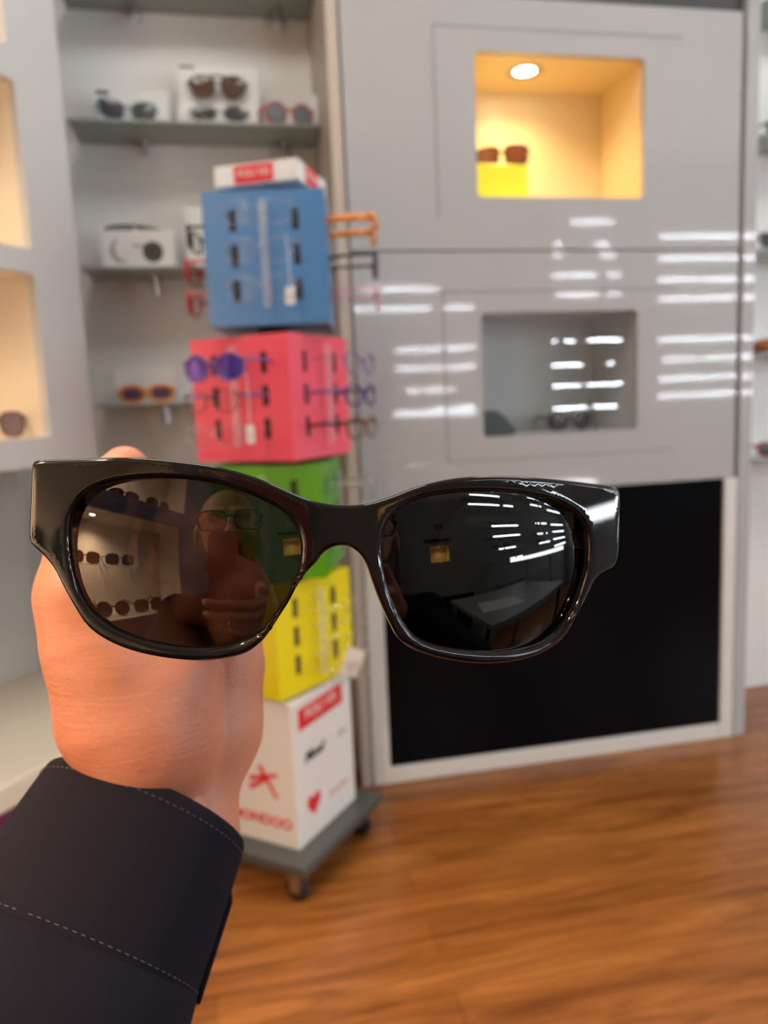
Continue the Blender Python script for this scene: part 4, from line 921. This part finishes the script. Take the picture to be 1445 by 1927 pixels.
def loft(rings, closed_ends=False):
    n = len(rings[0]); V = [p for r_ in rings for p in r_]; F = []
    for i in range(len(rings) - 1):
        for j in range(n): F.append((i*n + j, i*n + (j + 1) % n, (i + 1)*n + (j + 1) % n, (i + 1)*n + j))
    return V, F
def ring_at(c, wx, hx_, axis, n=72, p=2.05, wob=0, ph=0, tilt=None):
    c = np.array(c); axis = axis/np.linalg.norm(axis); rt = CM @ np.array([1., .42, .10]); rt = rt - axis*(rt @ axis); rt /= np.linalg.norm(rt); up = np.cross(axis, rt)
    out = []
    for i in range(n):
        a = 2*math.pi*i/n; ca, sa = math.cos(a), math.sin(a); r = (abs(ca)**p + abs(sa)**p)**(-1/p)
        r *= 1 + wob*(math.sin(3*a + ph) + .6*math.sin(5*a + 2*ph + 1))
        out.append(tuple(c + rt*ca*r*wx + up*sa*r*hx_))
    return out
A0, A1 = H(277, 1518, .287), H(136, 1800, .255); axs = A1 - A0
def cuff_ring(f, dr=0, wob=0, ph=0):
    c = A0 + axs*f; return ring_at(c, .0385 + .004*f + dr, .0335 + .004*f + dr, axs, wob=wob, ph=ph)
cr_ = [cuff_ring(.02, -.0030), cuff_ring(-.005, -.0022), cuff_ring(-.012, -.0010), cuff_ring(-.008, .0002), cuff_ring(.03, .0009, .002)]
cr_ += [cuff_ring(f, .0009 + .0004*math.sin(f*3), .004*f, 1.0) for f in np.linspace(.08, .97, 16)] + [cuff_ring(1.0, .0004, .004, 1), cuff_ring(1.005, -.0015, .004, 1)]
cV, cF = loft(cr_)
sl_r = []
elb = elbowL; L_arm = elb - A0
for f in np.linspace(0, 1, 22):
    c = A0 + axs*(.93 + .12*f) if f < .15 else A0*(1 - (.22 + .5*f)) + elb*(.22 + .5*f)
    c = A0 + axs*.95 + (A0 + (elb - A0)*.62 - (A0 + axs*.95))*f
    pk = .0035*math.sin(f*9)
    sl_r.append(ring_at(c, .0435 + .010*f + pk*.6, .0370 + .012*f + pk, axs*(1 - f) + (elb - A0)*f, wob=.012*(.3 + f), ph=.9 + f*5))
sl_r.insert(0, ring_at(A0 + axs*.94, .040, .034, axs, wob=.004, ph=1))
sV, sF = loft(sl_r)
shirt = np_object('shirt', [(Ps, Qs, 0), (np.array(sV), sF, 0)], [M_NAVY], person); shirt.matrix_parent_inverse = person.matrix_world.inverted()
cuff = np_object('cuff', [(np.array(cV), cF, 0)], [M_NAVY], shirt); cuff.matrix_parent_inverse = Matrix.Identity(4)
bm = bmesh.new(); bm.from_mesh(cuff.data); bmesh.ops.recalc_face_normals(bm, faces=bm.faces); bm.to_mesh(cuff.data); bm.free()
sd = cuff.modifiers.new('s', 'SUBSURF'); sd.levels = 1; sd.render_levels = 2
# overlapping placket edge and stitches on the cuff
pk_ = []
for f in np.linspace(.30, .98, 10):
    rg = cuff_ring(f, .0028 if f > .31 else .001); pk_.append([rg[i % 72] for i in range(-9, 3)])
pv = [p for r_ in pk_ for p in r_]; pf_ = [(i*12 + j, i*12 + j + 1, (i + 1)*12 + j + 1, (i + 1)*12 + j) for i in range(9) for j in range(11)]
pko = np_object('cuff_placket', [(np.array(pv), pf_, 0)], [M_NAVY], shirt); sdm = pko.modifiers.new('so', 'SOLIDIFY'); sdm.thickness = .0016; sdm.offset = -1
stt = MB()
def stitches(f, dr, frac=1.0):
    rg = [Vector(p) for p in cuff_ring(f, dr)]
    n = len(rg); pts = []
    for i in range(n):
        for t in np.linspace(0, 1, 4, endpoint=False): pts.append(rg[i].lerp(rg[(i + 1) % n], t))
    for i in range(0, len(pts), 3):
        if random.random() < frac: stt.tube([pts[i], pts[(i + 1) % len(pts)].lerp(pts[(i + 2) % len(pts)], .5)], .00016, 5)
for f_s in (.085, .94):
    stt = MB(); stitches(f_s, .0013, .9); stt.build('stitching', mat('navy_thread', (.085, .078, .095), .5), cuff)
M_TR = mat('charcoal_trousers', (.03, .03, .034), .85)
tr_p = [(hip + W(-.09, 0, -.02), hip + W(.09, 0, -.02), .14, .14), (hip + W(-.09, 0, -.01), knL, .098, .075), (hip + W(.09, 0, -.01), knR, .098, .075), (knL, ftL + W(0, 0, .03), .072, .055), (knR, ftR + W(0, 0, .03), .072, .055)]
Pt, Qt = sdf_mesh(tr_p, .011, .03); o = np_object('trousers', [(Pt, Qt, 0)], [M_TR], person); o.matrix_parent_inverse = person.matrix_world.inverted()
for f_ in (ftL, ftR):
    Pq, Qq = sdf_mesh([(f_ + W(0, -.03, -.042), f_ + W(0, .14, -.050), .046, .038), (f_ + W(0, -.02, .0), f_ + W(0, -.02, -.04), .045, .045)], .006, .02); Pq = np.array(Pq); Pq[:, 2] = np.maximum(Pq[:, 2], .002)
    o = np_object('shoe', [(Pq, Qq, 0)], [M_BLACK], person); o.matrix_parent_inverse = person.matrix_world.inverted()
# stool
st_ = empty('stool', 'black round stool under the seated photographer', 'stool', Matrix.Translation((hip[0], hip[1] - .02, 0)))
MB().lathe([(.0001, .31), (.16, .31), (.175, .32), (.175, .345), (.16, .36), (.0001, .36)], 32).build('seat', M_DARK, st_, smooth=True)
MB().lathe([(.02, .03), (.02, .31)], 16).build('column', M_STEEL, st_, smooth=True)
MB().lathe([(.0001, 0), (.17, 0), (.17, .01), (.03, .03), (.0001, .03)], 32).build('foot', M_STEEL, st_, smooth=True)
# phone in its maroon case: lens at the picture's viewpoint
PM = Matrix([[CM[i][0], CM[i][2], -CM[i][1], CAMP[i]] for i in range(3)] + [[0, 0, 0, 1]])   # x right, y forward, z up
ph = empty('phone', 'smartphone in maroon case held by the photographer, mirrored in the left lens', 'phone', PM)
PX0, PX1, PZ0, PZ1 = -.060, .0115, -.134, .0125
o = plate(rrect(PX0, PX1, PZ0, PZ1, .013), [], -.0110, -.0032).build('case', mat('maroon_case', (.50, .018, .03), .45), ph); 
plate(rrect(PX0 + .003, PX1 - .003, PZ0 + .003, PZ1 - .003, .010), [], -.0116, -.0111).build('screen', mat('phone_screen', (.01, .01, .012), .08), ph)
ml = MB(); ml.lathe([(.0034, 0), (.0058, 0), (.0058, -.0015), (.0034, -.0015)], 24, M=Matrix.Translation((0, -.0018, 0)) @ Matrix.Rotation(-math.pi/2, 4, 'X'))
ml.build('lens_ring', M_DARK, ph, smooth=True)

# desk to the photographer's right
dk = empty('desk', 'white desk to the right of the photographer, mirrored low in the right lens', 'desk', Matrix.Translation((.95, -.42, 0)) @ Matrix.Rotation(AZ, 4, 'Z'))
MB().box(-.45, .45, -.32, .32, .685, .71).build('desk_top', mat('grey_laminate', (.30, .30, .30), .5), dk, bevel=.002)
for a, b in ((-.42, -.29), (.42, -.29), (-.42, .29), (.42, .29)): MB().box(a - .02, a + .02, b - .02, b + .02, 0, .685).build('leg', M_STEEL, dk)
o = MB().box(-.15, .15, -.105, .105, 0, .002).build('paper_sheet', mat('paper', (.8, .8, .8), .6)); o.matrix_world = Matrix.Translation((.72, -.38, .7105)) @ Matrix.Rotation(.5, 4, 'Z'); tagg(o, 'sheet of paper lying on the white desk, mirrored in the right lens', 'paper')

# lit display bar on the desk, added for a band of glare on the held frame
dirv = Vector((-.923, .385, 0)).normalized(); BX = Matrix(((dirv.y, dirv.x, 0, 1.25), (-dirv.x, dirv.y, 0, -.30), (0, 0, 1, .950), (0, 0, 0, 1)))
lb = empty('lit_shelf', 'added raised glass shelf with a light bar on the grey desk, for glare on the held frame', 'lit glass shelf', BX)
MB().box(-.33, .33, -.16, 0, .014, .020).build('glass_panel', M_GLASS, lb)
MB().box(-.33, .33, -.014, .0, -.016, .014).build('aluminium_rail', M_STEEL, lb)
MB().box(-.31, .31, .0005, .004, -.014, .012).build('led_strip', emis('added_led_bar', (.86, .93, 1), 30), lb)
for xx in (-.14, .14): MB().box(xx - .008, xx + .008, -.10, -.084, -.239, .014).build('leg', M_STEEL, lb)
